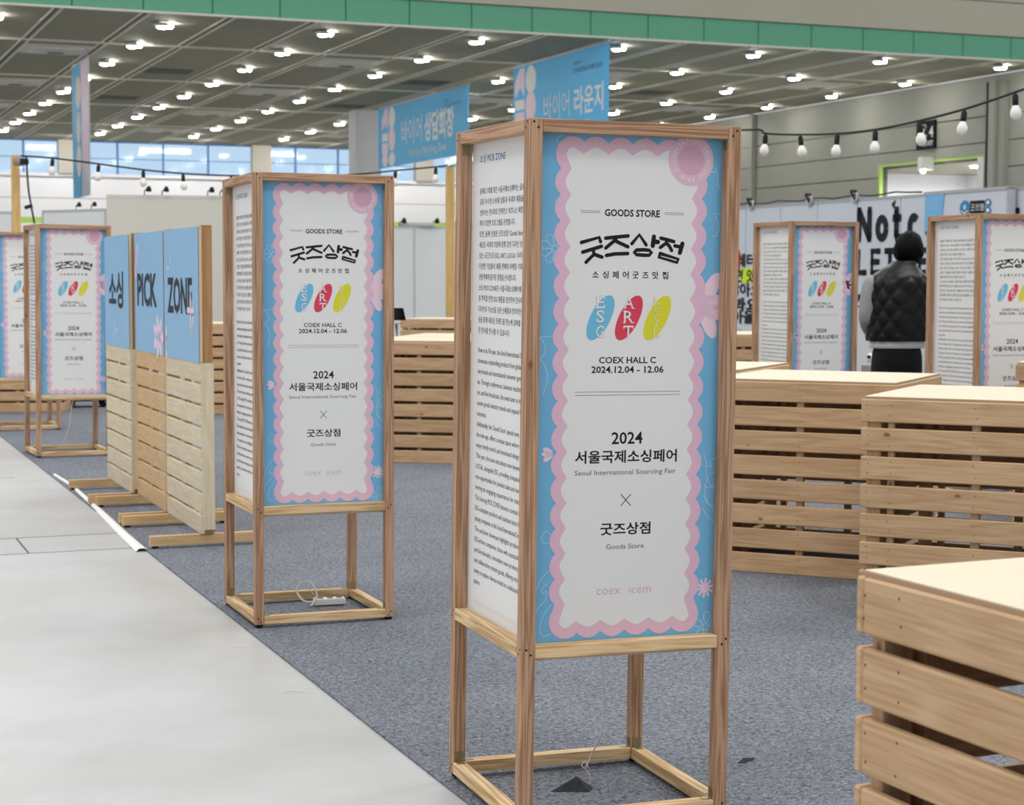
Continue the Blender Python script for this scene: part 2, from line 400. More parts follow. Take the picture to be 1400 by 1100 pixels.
for u in (-1.2, 8.8, 18.85, 28.6, 38.1):
    for v in (62.2, 73.0, 83.3, 94.0):
        if me_v is None:
            o = boxes('ceiling_diffuser', [(-1.15, -1.2, -.04, 1.15, 1.2, -.002, 0), (-.8, -.8, -.10, .8, .8, -.04, 0), (-.28, -.28, -.14, .28, .28, -.10, 1)], [M_vent, M_ventd], ceil, .02); me_v = o.data
        else: o = mesh_obj('ceiling_diffuser', me_v, ceil)
        o.location = (u, v, Zc)
for u in (13.6, 23.6, 33.4):
    for v in (67.3, 78.0): o = boxes('ceiling_hatch', [(u - .8, v - .7, Zc - .03, u + .8, v + .7, Zc - .002)], M_ventd, ceil)

# downlights
me_h = lathe([(.19, -.16), (.21, -.12), (.30, -.085), (.30, -.07), (.12, .0)], M_lampg, 16, False)
me_g = lathe([(.02, -.22), (.10, -.21), (.16, -.18), (.188, -.14), (.185, -.08)], M_lamp, 14)
me_s = lathe([(.01, -.15), (.06, -.14), (.09, -.10), (.09, -.02)], M_lamp, 10)
first = None; rows_ = {}
for k in range(-2, 7):
    for j in range(9):
        u, v = 10.85 + 4.92 * k, 54.3 + 5.27 * j - (0.15 * (k - 2) if j == 0 else 0)
        if u > 41.5: continue
        P = hall(u, v, Zc)
        if first is None:
            t = thing('downlight', P, HA, 'glowing round downlight in the olive panelled ceiling of the far hall', 'ceiling light', 'downlights in rows on the far ceiling'); first = t; t.scale = (.86, .86, .86)
            mesh_obj('housing', me_h, t); mesh_obj('lens', me_g, t); mesh_obj('side_lens', me_s, t, (.30, .05, -.03))
        else:
            t = copytree(first); t.location = P
        pq = P - EYE; ppx = 700 + FPX * pq.dot(R_) / pq.dot(F_); t['px'] = ppx
        rows_.setdefault(j, []).append((ppx, t))
ordn = ['first', 'second', 'third', 'fourth', 'fifth', 'sixth', 'seventh', 'eighth', 'ninth', 'tenth']
for j, lst in rows_.items():
    n_ = 0
    for ppx, t in sorted(lst, key=lambda q: q[0]):
        del t['px']
        if -8 < ppx < 1408: t['label'] = 'glowing round downlight, %s from the left in the %s row behind the green fascia' % (ordn[n_], ordn[j]); n_ += 1
        else: t['label'] = 'round ceiling downlight beyond the picture edge'

# green fascia over the opening to the far hall, with the beige bulkhead above
fa = bpy.data.objects.new('wall_header', None); C.objects.link(fa); fa.rotation_euler[2] = HA; tag(fa, 'green panelled fascia under the beige bulkhead', kind='structure')
me_f = None
for k in range(-10, 16):
    u = 11.9 + 2.0 * k
    if me_f is None: o = boxes('fascia_panel', [(-.985, 0, 0, .985, .08, .74)], M_green, fa, .008); me_f = o.data
    else: o = mesh_obj('fascia_panel', me_f, fa)
    o.location = (u - .02 + 1.0, v0c - .35, 9.02)
boxes('fascia_backing', [(-16, v0c - .29, 9.0, 44, v0c, 9.8)], M_joint, fa)
boxes('fascia_lip', [(-16, v0c - .38, 8.96, 44, v0c - .22, 9.01)], M_beam, fa)
boxes('bulkhead_panel', [(-16, v0c - .40, 9.78, 44, v0c - .1, 10.92)], M_beige, fa, .01)
boxes('bulkhead_panel', [(-16, v0c - .40, 10.95, 44, v0c - .1, 13.2)], M_beige, fa, .01)

# far wall with ribbon window
VF = 103.5
wf = bpy.data.objects.new('wall_far', None); C.objects.link(wf); wf.rotation_euler[2] = HA; tag(wf, 'white panelled far wall of the hall under the ribbon window', kind='structure')
for z0, z1 in ((0, 1.2), (1.22, 2.4), (2.42, 3.55), (3.57, 4.38), (4.72, 5.78), (5.81, 7.0)):
    boxes('wall_panel', [(-40, VF, z0, 43, VF + .3, z1)], M_hallw, wf)
boxes('green_stripe', [(-40, VF + .02, 4.38, 43, VF + .3, 4.72)], M_lime, wf)
boxes('joint_backing', [(-40, VF + .08, 0, 43, VF + .35, 7.0)], M_joint, wf)
boxes('window_sill', [(-40, VF - .25, 7.0, 43, VF + .4, 7.16)], M_hallw, wf)
win = bpy.data.objects.new('window_1', None); C.objects.link(win); win.rotation_euler[2] = HA; tag(win, 'ribbon window of blue tinted panes high on the far wall', kind='structure')
us = [15.4 + 2.58 * k for k in range(-16, 11)]
me_p = None
for i in range(len(us) - 1):
    for z0, z1 in ((7.16, 8.02), (8.06, 9.0)):
        boxes('pane', [(us[i] + .04, VF + .10, z0, us[i + 1] - .04, VF + .12, z1)], M_glass, win)
boxes('window_frame', [(u - .05, VF + .05, 7.16, u + .05, VF + .18, 9.0) for u in us] + [(-28, VF + .05, 8.02, 43, VF + .18, 8.06), (-28, VF + .05, 8.93, 43, VF + .18, 9.0)], M_mull, win)
for u in (-5.2, 5.0, 15.2, 26.15, 36.1):
    o = boxes('trim_3', [(u - .55, VF - .5, 0 if u < 0 else 7.16, u + .55, VF + .02, 9.0)], M_colb); o.rotation_euler[2] = HA; tag(o, 'beige column in front of the far window', kind='structure')
o = boxes('trim_4', [(24.45, 79.2, 0, 25.6, 80.3, 9.0)], M_col); o.rotation_euler[2] = HA; tag(o, 'tall white hall column left of the hanging blue banner', kind='structure')

# right wall
UR = 42.2
wr = bpy.data.objects.new('wall_right', None); C.objects.link(wr); wr.rotation_euler[2] = HA; tag(wr, 'greige plank panelled right wall of the hall', kind='structure')
zs = [0, .7, 1.67, 2.64, 3.61, 4.58, 5.55, 6.53, 7.5, 9.0]
D0, D1, DZ = 56.9, 63.8, 5.98                                     # loading door opening
for z0, z1 in zip(zs[:-1], zs[1:]):
    if z1 <= 5.56:
        boxes('wall_panel', [(UR, D1, z0 + .02, UR + .3, VF, z1 - .02)], M_hallr, wr)
        boxes('wall_panel', [(UR, 20, z0 + .02, UR + .3, D0, z1 - .02)], M_hallr, wr)
    else:
        zz = max(z0, DZ) if z0 < DZ else z0
        boxes('wall_panel', [(UR, 20, zz + .02, UR + .3, VF, z1 - .02)], M_hallr, wr)
        if z0 < DZ: boxes('wall_panel', [(UR, D1, z0 + .02, UR + .3, VF, DZ + .02)], M_hallr, wr); boxes('wall_panel', [(UR, 20, z0 + .02, UR + .3, D0, DZ + .02)], M_hallr, wr)
boxes('joint_backing', [(UR + .1, D1, 0, UR + .32, VF, 9), (UR + .1, 20, 0, UR + .32, D0, 9), (UR + .1, D0, DZ, UR + .32, D1, 9)], M_joint, wr)
dr = bpy.data.objects.new('door_1', None); C.objects.link(dr); dr.rotation_euler[2] = HA; tag(dr, 'wide loading door opening with a lime green frame in the right wall', kind='structure')
boxes('door_frame', [(UR - .06, D1 - .02, 0, UR + .1, D1 + .10, DZ + .08), (UR - .06, D0 - .10, DZ, UR + .1, D1 + .02, DZ + .08)], M_lime, dr)
boxes('door_jamb', [(UR - .1, D0 - .1, 0, UR + .5, D0 + .3, DZ)], M_white, dr)
boxes('door_recess', [(UR + 6, D0 - 4, 0, UR + 6.2, D1 + 8, 6.4), (UR + .3, D1 + 2.5, 0, UR + 6, D1 + 2.7, 6.4)], M_hallw, dr)
boxes('recess_ceiling', [(UR + .32, D0 - 4, 5.9, UR + 6.2, D1 + 8, 6.1)], M_ceil, dr)
rl = bpy.data.lights.new('recess_fill', 'AREA'); rl.size = 3; rl.energy = 900; ro = bpy.data.objects.new('recess_fill', rl); C.objects.link(ro); ro.location = hall(UR + 3, 61.0, 5.6)  # added area light to brighten the recess, besides its small ceiling lamps
for a, b in ((2.2, 60.5), (3.5, 59.2), (4.6, 58.9)):
    o = mesh_obj('recess_lamp', me_g, dr, (UR + a, b, 5.92)); o.scale = (.8, .8, .4)
o = boxes('trim_5', [(UR - .35, 55.9, 0, UR + .05, 56.25, 8.7, 0), (UR - .3, 56.28, 0, UR + .02, 56.45, 8.7, 1), (UR - .2, 55.5, 0, UR, 55.85, 8.7, 0)], [M_hallr, M_black]); o.rotation_euler[2] = HA; tag(o, 'vertical pilaster with a dark slot on the right wall', kind='structure')
o = boxes('trim_6', [(UR - .22, 74.1, 0, UR - .02, 74.4, 8.98)], M_hallr); o.rotation_euler[2] = HA; tag(o, 'vertical pipe up the right wall', kind='structure')

zl = atp(1394, 262, HU * UR, HU).z
boxes('green_stripe', [(UR - .04, 30, zl - .16, UR + .05, 55.4, zl + .14)], M_lime, wr)
# near-hall walls behind and left of the camera
o = boxes('wall_left', [(-26.3, -18, 0, -26, 104, 13)], M_hallw); o.rotation_euler[2] = HA; tag(o, kind='structure')
o = boxes('wall_back', [(-26, -18.3, 0, 43, -18, 13)], M_hallw); o.rotation_euler[2] = HA; tag(o, kind='structure')
boxes('wall_panel', [(UR, -18, .02, UR + .3, 19.98, 13)], M_hallr, wr)
# exit sign on the right wall
t = thing('exit_sign', hall(UR - .12, 60.55, 6.5), HA, 'large black exit sign with running figure and number 4 on the right wall', 'sign')
boxes('sign_panel', [(0, -.62, 0, .1, .62, 1.12)], M_black, t, .01)
sh = Sheet(.002)
sh.stroke([(.10, .52), (.22, .52), (.22, .95), (.62, .95), (.62, .80)], .05, M_white, 1, False)
sh.ellipse(.50, .76, .055, .055, 0, M_white, 1, 12)
sh.stroke([(.47, .66), (.42, .45)], .11, M_white, 1); sh.stroke([(.47, .64), (.62, .52), (.70, .52)], .045, M_white, 1)
sh.stroke([(.44, .63), (.32, .55), (.30, .45)], .045, M_white, 1); sh.stroke([(.44, .45), (.52, .30), (.56, .12)], .055, M_white, 1); sh.stroke([(.42, .45), (.36, .28), (.24, .18)], .055, M_white, 1)
sh.text('4', .84, .45, M_white, 1, h=.42, bold=.01); sh.text('EXIT', .62, .14, M_white, 1, h=.17, bold=.02)
sh.obj('pictogram', t, frame3((-.004, .60, 0), (0, -1, 0), (0, 0, 1)))
t = thing('wall_lamp', hall(UR - .5, 60.2, 5.55), HA, 'small white wall lamp above the loading door', 'lamp')
boxes('lamp_box', [(-.1, -.18, .1, .45, .18, .62)], M_lampg, t, .03); o = mesh_obj('lens', me_s, t, (0, -.1, .14))

# ================================================================== PILLARS (poster stands)
HS = 1.8586; LW = .038; ZM = .4986; ZB = .012; HR = .0345
def scallop(dx, cusp, r):
    """closed scalloped outline; dx grows it outwards"""
    L, Rr, B, T = .104, .506, .521, 1.804
    zc = [1.735 - .0669 * k for k in range(18)]; xc = [.166 + .0695 * k for k in range(5)]
    pts = []
    def bumps(P, amp, n=7):                      # P: cusp points, bulge to the left of travel
        out = []
        for a, b in zip(P[:-1], P[1:]):
            a, b = Vector(a), Vector(b); d = (b - a); q = Vector((-d.y, d.x)).normalized()
            for i in range(n):
                t = i / n; h = 1 - abs(2 * t - 1) ** 2.0
                h = max(0, math.sin(PI * t)) ** cusp
                out.append(a + d * t + q * amp * h)
        out.append(Vector(P[-1])); return out
    def arc(c, rr, a0, a1, n=14):
        return [Vector((c[0] + rr * math.cos(math.radians(a0 + (a1 - a0) * i / n)), c[1] + rr * math.sin(math.radians(a0 + (a1 - a0) * i / n)))) for i in range(n + 1)]
    A = .0165
    g = dx
    left = [(L - g, z) for z in zc[::-1]]                                    # upwards
    top = [(x, T + g) for x in xc]; right = [(Rr + g, z) for z in zc]; bot = [(x, B - g) for x in xc[::-1]]
    rc = .047 + g
    pts += bumps(left, A)
    pts += arc((.136, 1.772), rc, 215, 50)
    pts += bumps(top, A)
    pts += arc((.475, 1.772), rc, 130, -35)
    pts += bumps(right, A)
    pts += arc((.475, .552), rc, 35, -130)
    pts += bumps(bot, A)
    pts += arc((.136, .552), rc, -50, -215)
    return [(p.x, p.y) for p in pts]
def flower_line(S, cx, cy, r, n, w, mat, lay, a0=0, span=2 * PI):
    for k in range(n):
        a = a0 + span * k / n
        pr = [(0.15, 0), (.6, .24), (.95, .18), (1.02, 0), (.95, -.18), (.6, -.24), (.15, 0)]
        P = [(cx + r * (x * math.cos(a) - y * math.sin(a)), cy + r * (x * math.sin(a) + y * math.cos(a))) for x, y in pr]
        P = [(max(p[0], .047), p[1]) for p in [tuple(q[:2]) for q in spline([(a_, b_, 0) for a_, b_ in P], 4)]]
        S.stroke([(min(x, .566), y) for x, y in P], w, mat, lay, False)
def front_sheet():
    S = Sheet(.0003)
    S.rect(.045, .472, .5690, 1.838, M_blue, 1)
    # pale shapes on the blue
    for a, l in ((62, .085), (12, .066), (-30, .060), (-68, .082), (118, .06)):
        ar = math.radians(a); S.ellipse(min(.517 + l * .5 * math.cos(ar), .545), 1.385 + l * .55 * math.sin(ar), l * .60, .0205, ar if abs(a) > 40 else ar * .6, M_pinkl, 2)
    for a in (150, 180, 215): ar = math.radians(a); S.ellipse(.093 + .016 * math.cos(ar), .995 + .016 * math.sin(ar), .015, .0075, ar, M_pinkl, 2)
    for k in range(5):
        ar = PI * k / 5 + .2; S.stroke([(.540 - .024 * math.cos(ar), .622 - .024 * math.sin(ar)), (.540 + .024 * math.cos(ar), .622 + .024 * math.sin(ar))], .0065, M_pinkl, 2)
    flower_line(S, .090, 1.529, .040, 9, .0022, M_lblue, 2)
    flower_line(S, .545, .515, .040, 5, .0026, M_lblue, 2, 0.2)
    for P in ([(.047, 1.300), (.058, 1.293), (.068, 1.272), (.062, 1.25), (.047, 1.245)], [(.047, 1.245), (.062, 1.235), (.075, 1.20), (.070, 1.17), (.062, 1.15)], [(.100, 1.335), (.098, 1.318), (.085, 1.303), (.047, 1.300)],
              [(.092, .782), (.078, .792), (.066, .778), (.072, .762), (.092, .762)], [(.092, .690), (.070, .672), (.050, .63), (.047, .59)], [(.085, .655), (.068, .64), (.072, .628), (.082, .634), (.078, .61), (.055, .585), (.047, .56)], [(.098, .60), (.075, .572), (.064, .535), (.075, .515), (.095, .520)],
              [(.530, .985), (.540, .955), (.552, .952), (.548, .968), (.565, .972)], [(.535, .955), (.540, .92), (.552, .90), (.566, .89)], [(.566, .94), (.545, .925), (.535, .90), (.540, .86), (.566, .83)], [(.530, .875), (.545, .85), (.566, .845)], [(.528, .84), (.545, .815), (.566, .80)], [(.566, .905), (.548, .895), (.530, .90)],
              [(.532, 1.755), (.548, 1.745), (.553, 1.725), (.552, 1.705), (.566, 1.690)], [(.532, 1.738), (.545, 1.74)], [(.566, 1.62), (.556, 1.63), (.545, 1.625)], [(.548, 1.622), (.558, 1.60), (.555, 1.575), (.54, 1.568)],
              [(.105, 1.82), (.095, 1.815), (.092, 1.805), (.100, 1.795)], [(.21, 1.832), (.235, 1.836), (.25, 1.826)], [(.33, 1.83), (.345, 1.822), (.36, 1.832)]):
        S.stroke([tuple(p[:2]) for p in spline([(a, b, 0) for a, b in P], 5)], .0022, M_lblue, 2, False)
    S.poly(scallop(0, .8, 0), M_pink, 3)
    S.poly(scallop(-.029, 1.15, 0), M_white, 4)
    S.ellipse(.4725, 1.768, .0655, .0675, 0, M_pink, 5, 40)
    S.ellipse(.4725, 1.768, .0385, .0395, 0, M_pinkd, 6, 32)
    ring = 'SOURCING FAIR * INVITATION '
    for i, ch in enumerate(ring):
        if ch == ' ': continue
        a = math.radians(38) - 2 * PI * i / len(ring); ch = '\u2022' if ch == '*' else ch
        V, Fc = glyphs(ch, .02); mn = min(v[0] for v in V); mx = max(v[0] for v in V); k = .0138; ca, sa = math.cos(a - PI / 2), math.sin(a - PI / 2)
        k = .0100 / max(v[1] for v in glyphs('H')[0]); W2 = [((x - (mn + mx) / 2) * k, y * k - .005) for x, y in V]
        S.add([(.4725 + .0505 * math.cos(a) + x * ca - y * sa, 1.768 + .0520 * math.sin(a) + x * sa + y * ca) for x, y in W2], Fc, M_board, 7)
    cx = .304
    S.text('GOODS STORE', .2275, 1.6165, M_ink, 5, h=.0170, x1=.385, bold=.028)
    for a, b in ((.160, .214), (.3985, .454)):
        for dz in (0, .0045): S.rect(a, 1.6235 + dz, b, 1.6246 + dz, M_grey, 5)
    for w, mt, ly in ((.0145, M_board, 5), (.0098, M_ink, 6)):
        for P in ([(.163, 1.546), (.213, 1.560), (.217, 1.549)], [(.167, 1.521), (.220, 1.537)], [(.197, 1.527), (.199, 1.516), (.177, 1.495)], [(.199, 1.516), (.222, 1.509)],
                  [(.231, 1.5585), (.295, 1.5655)], [(.263, 1.562), (.257, 1.553), (.232, 1.533)], [(.257, 1.553), (.270, 1.547), (.295, 1.537)], [(.234, 1.5135), (.259, 1.518), (.295, 1.5195)],
                  [(.306, 1.5455), (.327, 1.569), (.347, 1.543)], [(.369, 1.565), (.366, 1.541)], [(.369, 1.552), (.381, 1.551)],
                  [(.320, 1.529), (.340, 1.530), (.356, 1.529), (.363, 1.523), (.356, 1.516), (.338, 1.516), (.320, 1.517), (.313, 1.523), (.320, 1.529)],
                  [(.389, 1.5615), (.427, 1.553)], [(.407, 1.557), (.405, 1.549), (.388, 1.537)], [(.405, 1.549), (.414, 1.541), (.421, 1.5295)], [(.452, 1.548), (.445, 1.524)], [(.430, 1.542), (.449, 1.539)],
                  [(.388, 1.521), (.441, 1.507), (.437, 1.498), (.385, 1.511), (.388, 1.521)]):
            ww = w * (1.25 if P[0][0] in (.369, .452) and w < .01 else 1)
            S.stroke(P, ww, mt, ly)
    for k, ch in enumerate('소싱페어굿즈맛집'): S.text(ch, .2045 + k * .0285, 1.4555, M_ink, 5, width=.0175, h=.0165, align='C', bold=.018, cap=.80)
    for k, (mt, ex) in enumerate(((M_eb, .2206), (M_er, .3017), (M_ey, .3832))):
        S.ellipse(ex, 1.3507, .0653, .028, math.radians(62), mt, 5, 36)
    def serif(ch, x, y, h, w, mt):
        S.text(ch, x, y - .0006, M_edge, 6, h=h + .001, width=w + .0016, align='C', bold=.006)
        S.text(ch, x, y, mt, 7, h=h, width=w, align='C', bold=-.004)
        feet = {'E': [(-.5, 0), (-.5, 1), (.5, .16), (.5, .84)], 'A': [(-.5, 0), (.5, 0)], 'R': [(-.5, 0), (-.5, 1), (.5, 0)], 'T': [(0, 0), (-.5, .88), (.5, .88)], 'S': [(-.42, .2), (.38, .8)], 'G': [(.42, .42), (.40, .84)], 'L': [(-.5, 0), (-.5, 1), (.5, .14)], 'C': [(.42, .84), (.42, .14)], 'O': []}[ch]
        for fx, fy in feet:
            if fy in (0, 1): S.rect(x + fx * w - .0035, y + fy * h - .001, x + fx * w + .005, y + fy * h + .0008, mt, 7)
            else: S.rect(x + fx * w - .0012, y + fy * h - .004, x + fx * w + .0012, y + fy * h + .004, mt, 7)
    for ch, y in zip('ESG', (1.376, 1.339, 1.299)): serif(ch, .2200, y, .031, .022, M_board)
    for ch, y in zip('ART', (1.376, 1.338, 1.299)): serif(ch, .3005, y, .031, .026, M_board)
    yl = flat('pale_yellow_ink', lin(240, 238, 150), .5)
    for ch, y in zip('LOCAL', (1.386, 1.3635, 1.342, 1.321, 1.299)): serif(ch, .3815, y, .0185, .0155, yl)
    S.text('COEX HALL C', .2185, 1.2315, M_ink, 5, h=.0160, x1=.382, bold=.018)
    S.text('2024.12.04 - 12.06', .1975, 1.2065, M_ink, 5, h=.0165, x1=.4045, bold=.022)
    for z in (1.1475, 1.1560): S.rect(.152, z - .0006, .455, z + .0006, M_grey, 5)
    S.text('2024', .2585, 1.0185, M_ink, 5, h=.0300, x1=.3475, bold=.016)
    S.text('서울국제소싱페어', .1555, .9710, M_ink, 5, h=.0285, x1=.4485, bold=.020, cap=.80)
    S.text('Seoul International Sourcing Fair', .1550, .9370, M_grey, 5, h=.0125, x1=.4465, bold=.004)
    for a, b, mt in (((.288, .853), (.317, .884), M_tblue), ((.317, .853), (.288, .884), M_grey)): S.stroke([a, b], .0028, mt, 5, False)
    S.text('굿즈상점', .2305, .7790, M_ink, 5, h=.0275, x1=.3755, bold=.020, cap=.80)
    S.text('Goods Store', .2480, .7385, M_grey, 5, h=.0130, x1=.3570, bold=.004)
    S.text('coex', .2235, .6175, M_pinkd, 5, h=.0240, x1=.2915, bold=-.010)
    S.text('icem', .3165, .6175, M_pinkd, 5, h=.0225, x1=.3805, bold=-.010)
    return S
KO = ['올해로 7회를 맞은 서울국제소싱페어는 글로벌 경쟁력을', '갖춘 우수한 소비재 상품과 국내외 제품을 한자리에서', '선보이는 전시회로 컨퍼런스 비즈니스 매칭 라이브 방송', '까지 다양한 프로그램을 운영합니다.', '또한, 올해 신설된 굿즈상점 ‘Goods Store’ 특별관은',
      '새로운 시대의 흐름에 맞춰 감성 디자인 상품을 만날 수', '있는 공간으로 ESG, ART, LOCAL 이라는 키워드로', '다양한 기업들의 제품 판매와 마케팅 기회를 제공하며', '관람객에게 즐거운 경험을 선사합니다.', '소싱 PICK ZONE은 서울국제소싱페어에 참가한 기업',
      '중 주목할 만한 ESG 제품을 엄선하여 전시하는 공간으로', '디자인과 기능성을 갖춘 신제품과 창의적인 콘텐츠 상품', '등을 통해 새로운 트렌드를 한눈에 살펴볼 수 있는 특별', '한 전시를 만나볼 수 있습니다.']
EN = ["Now in its 7th year, the Seoul International Sourcing Fair", "showcases outstanding products from globally competi-", "tive brands and international consumer goods compan-", "ies. Through conferences, business matchmaking, buy-", "ers, and live broadcasts, the event aims to highlight con-", "sumer goods industry trends and expand business",
      "outcomes.", "Additionally, the ‘Goods Store’ special zone, launched in", "the new age, offers a unique space where visitors can", "enjoy trendy merch and emotional design products.", "This year, the zone introduces new keywords, ART,", "LOCAL, alongside ESG, providing companies with div-", "erse opportunities for product sales and marketing, del-", "ivering an engaging experience for visitors.",
      "The Sourcing PICK ZONE features a curated selection of", "ESG-compliant products and standout items from partic-", "ipating companies at the Seoul International Sourcing Fair.", "The exclusive showcase highlights products from", "ESG-driven companies, those with outstanding designs", "and functionality, innovative new products, creative", "and collaborative content goods, offering visitors oppor-", "tunity to explore diverse trends in a dedicated exhibition", "space."]
def side_sheet():
    S = Sheet(.0003)
    S.rect(.0, .472, .520, 1.838, M_white, 1)
    S.text('소싱 PICK ZONE', .062, 1.7715, M_tblue, 2, h=.0205, x1=.276, bold=.012)
    full = max(len(k) for k in KO)
    for i, k in enumerate(KO): S.text(k, .066, 1.6835 - .0299 * i, M_ink, 2, h=.0150, width=.455 * min(1, (len(k) + 1) / 31) if len(k) < 27 else .455, bold=.004, cap=.80)
    for i, k in enumerate(EN): S.text(k, .066 - .0006 * i, 1.2395 - .02995 * i, M_ink, 2, h=.0138, width=.450 * min(1, len(k) / 50), bold=.003)
    for z in (.531, .524): S.rect(.06, z - .0004, .50, z + .0004, M_pinkd, 2)
    return S

def make_stand():
    t = thing('poster_stand', (0, 0, 0), 0, 'x', 'display stand', 'open timber poster stands')
    h = .3 - LW / 2
    for sx in (-1, 1):
        for sy in (-1, 1):
            tbox('post', (sx * h, sy * h, (HS + ZB) / 2), (LW, LW, HS - ZB), M_fir, t)
            mesh_obj('foot_pad', lathe([(.014, 0), (.016, .003), (.016, .012)], M_black, 12) if 'pad' not in _cache else _cache['pad'], t, (sx * h, sy * h, 0))
    for z, mt, nm in ((HS - HR / 2, M_fir, 'top_rail'), (ZM - HR / 2, M_firl, 'middle_rail'), (ZB + HR / 2, M_firl, 'base_rail')):
        for s in (-1, 1):
            tbox(nm, (0, s * h, z), (.6 - 2 * LW, LW, HR), mt, t)
            tbox(nm, (s * h, 0, z), (LW, .6 - 2 * LW, HR), mt, t)
    # printed boards behind the posts: front and left carry the prints seen, the rear one closes the pillar
    b = boxes('poster_board', [(-.3 + .045, -.3 + LW + .0025, ZM + .001, -.3 + .5745, -.3 + LW + .0055, HS - .036)], M_board, t)
    FS.obj('poster', b, frame3((-.3, -.3 + LW + .0023, 0), (1, 0, 0), (0, 0, 1)))
    b = boxes('text_board', [(-.3 + LW + .0025, -.3 + .045, ZM + .001, -.3 + LW + .0055, -.3 + .565, HS - .036)], M_board, t)
    SS.obj('text_print', b, frame3((-.3 + LW + .0023, -.3 + .565, 0), (0, -1, 0), (0, 0, 1)))
    boxes('rear_board', [(-.3 + .045, .3 - LW - .0055, ZM + .001, .3 - .045, .3 - LW - .0025, HS - .036)], M_board, t)
    boxes('bottom_board', [(-.3 + LW, -.3 + LW, ZM - HR - .012, .3 - LW, .3 - LW, ZM - HR)], M_ply, t)
    # corner brackets
    for sx in (-1, 1):
        for z, d in ((HS - HR, -1), (ZB + HR, 1)):
            for sy in (-1, 1):
                x = sx * (.3 - LW); y = sy * (.3 - LW / 2)
                boxes('corner_bracket', [(x - sx * .028, y - .010, z, x, y + .010, z + d * .002), (x - sx * .002, y - .010, z, x, y + .010, z + d * .028)], M_zinc, t)
                x = sx * (.3 - LW / 2); y = sy * (.3 - LW)
                boxes('corner_bracket', [(x - .012, y - sy * .002, z, x + .012, y, z + d * .030), (x - .012, y - sy * .026, z, x + .012, y, z + d * .002)], M_zinc, t)
    # screw heads, in pairs at every joint
    bm = bmesh.new()
    def disc(p, n):
        q = Vector(n).to_track_quat('Z', 'Y').to_matrix().to_4x4(); q.translation = Vector(p)
        bmesh.ops.create_cone(bm, cap_ends=True, segments=8, radius1=.0032, radius2=.0032, depth=.001, matrix=q)
    for z in (HS - HR / 2, ZM - HR / 2, ZB + HR / 2):
        for sx in (-1, 1):
            for k, (dx, dz) in enumerate(((-.006, .008), (.006, -.006))):
                disc((sx * h + dx, -.3, z + dz * (1 if sx < 0 else -1)), (0, -1, 0)); disc((-.3, sx * h + dx, z + dz), (-1, 0, 0))
    me = bpy.data.meshes.new('screws'); bm.to_mesh(me); bm.free(); me.materials.append(M_hole); mesh_obj('screw_heads', me, t)['kind'] = 'stuff'
    return t
FS = front_sheet(); SS = side_sheet()
stand0 = make_stand()
def stand_at(o, x, y, yaw, tx, ty, H, label):
    Rt = Matrix(((1, 0, tx), (0, 1, ty), (-tx, -ty, 1))).to_4x4()
    M = Matrix.Translation((x, y, 0)) @ Rt @ Matrix.Rotation(yaw, 4, 'Z') @ Matrix.Translation((.3, .3, 0)) @ Matrix.Scale(H / HS, 4, (0, 0, 1))
    loc, rot, sc = M.decompose(); o.rotation_mode = 'QUATERNION'
    o.location = (loc.x, loc.y, 0.0); o.rotation_quaternion = rot; o.scale = (1, 1, H / HS); o['label'] = label; return o
stands = [(0.02027, 4.64193, .34552, .01222, -.00446, 1.8586, 'nearest and largest timber poster stand, in the middle of the picture'),
          (-1.0605, 7.42002, .36994, .00308, .00717, 1.8779, 'timber poster stand on the carpet edge right of the blue partition, power strip inside'),
          (-3.80605, 14.45423, .42021, .00932, .00209, 1.86705, 'timber poster stand just left of the blue partition'),
          (2.11523, 13.85809, .3623, .0034, -.00178, 1.88488, 'timber poster stand directly left of the person in the quilted vest'),
          (3.01434, 11.76231, .34248, -.00066, .00186, 1.86946, 'timber poster stand cut by the right edge of the picture, in front of the person'),
          (-4.285 - .6 * math.cos(.4), 17.177 - .6 * math.sin(.4), .40, 0, 0, 1.868, 'farthest timber poster stand, cut by the left edge of the picture')]
SO = []
for i, s in enumerate(stands):
    o = stand0 if i == 0 else copytree(stand0); SO.append(stand_at(o, *s))

# cords hanging under the two near stands, with what they end in
def cord_thing(name, P, label, cat): return thing(name, P, 0, label, cat)
a_ = uvec(.3455); base1 = Vector((0.02027, 4.64193, 0)) + a_[0] * .3 + a_[1] * .3
top1 = atp(817, 897, base1, Vector((0, 1, 0)));  end1 = atz(800, 1050, .05)
P1 = Vector((top1.x, top1.y, .452))
t = cord_thing('white_cord', Vector((end1.x, end1.y, 0)), 'thin white cord hanging inside the nearest poster stand', 'cord')
mesh_obj('strand', tube_mesh([[p - Vector((end1.x, end1.y, 0)) for p in spline([P1, P1 + Vector((.015, 0, -.13)), P1 + Vector((.010, -.02, -.27)), end1 + Vector((.02, 0, .045)), end1])]], .0022, M_cord), t)
mesh_obj('knot', tube_mesh([[p - Vector((end1.x, end1.y, 0)) for p in spline([end1, end1 + Vector((.012, 0, -.02)), end1 + Vector((.014, 0, -.045))])], [p - Vector((end1.x, end1.y, 0)) for p in spline([end1, end1 + Vector((-.010, 0, .008)), end1 + Vector((.0, 0, .02)), end1 + Vector((.01, 0, .0))])]], .0018, M_cord), t)
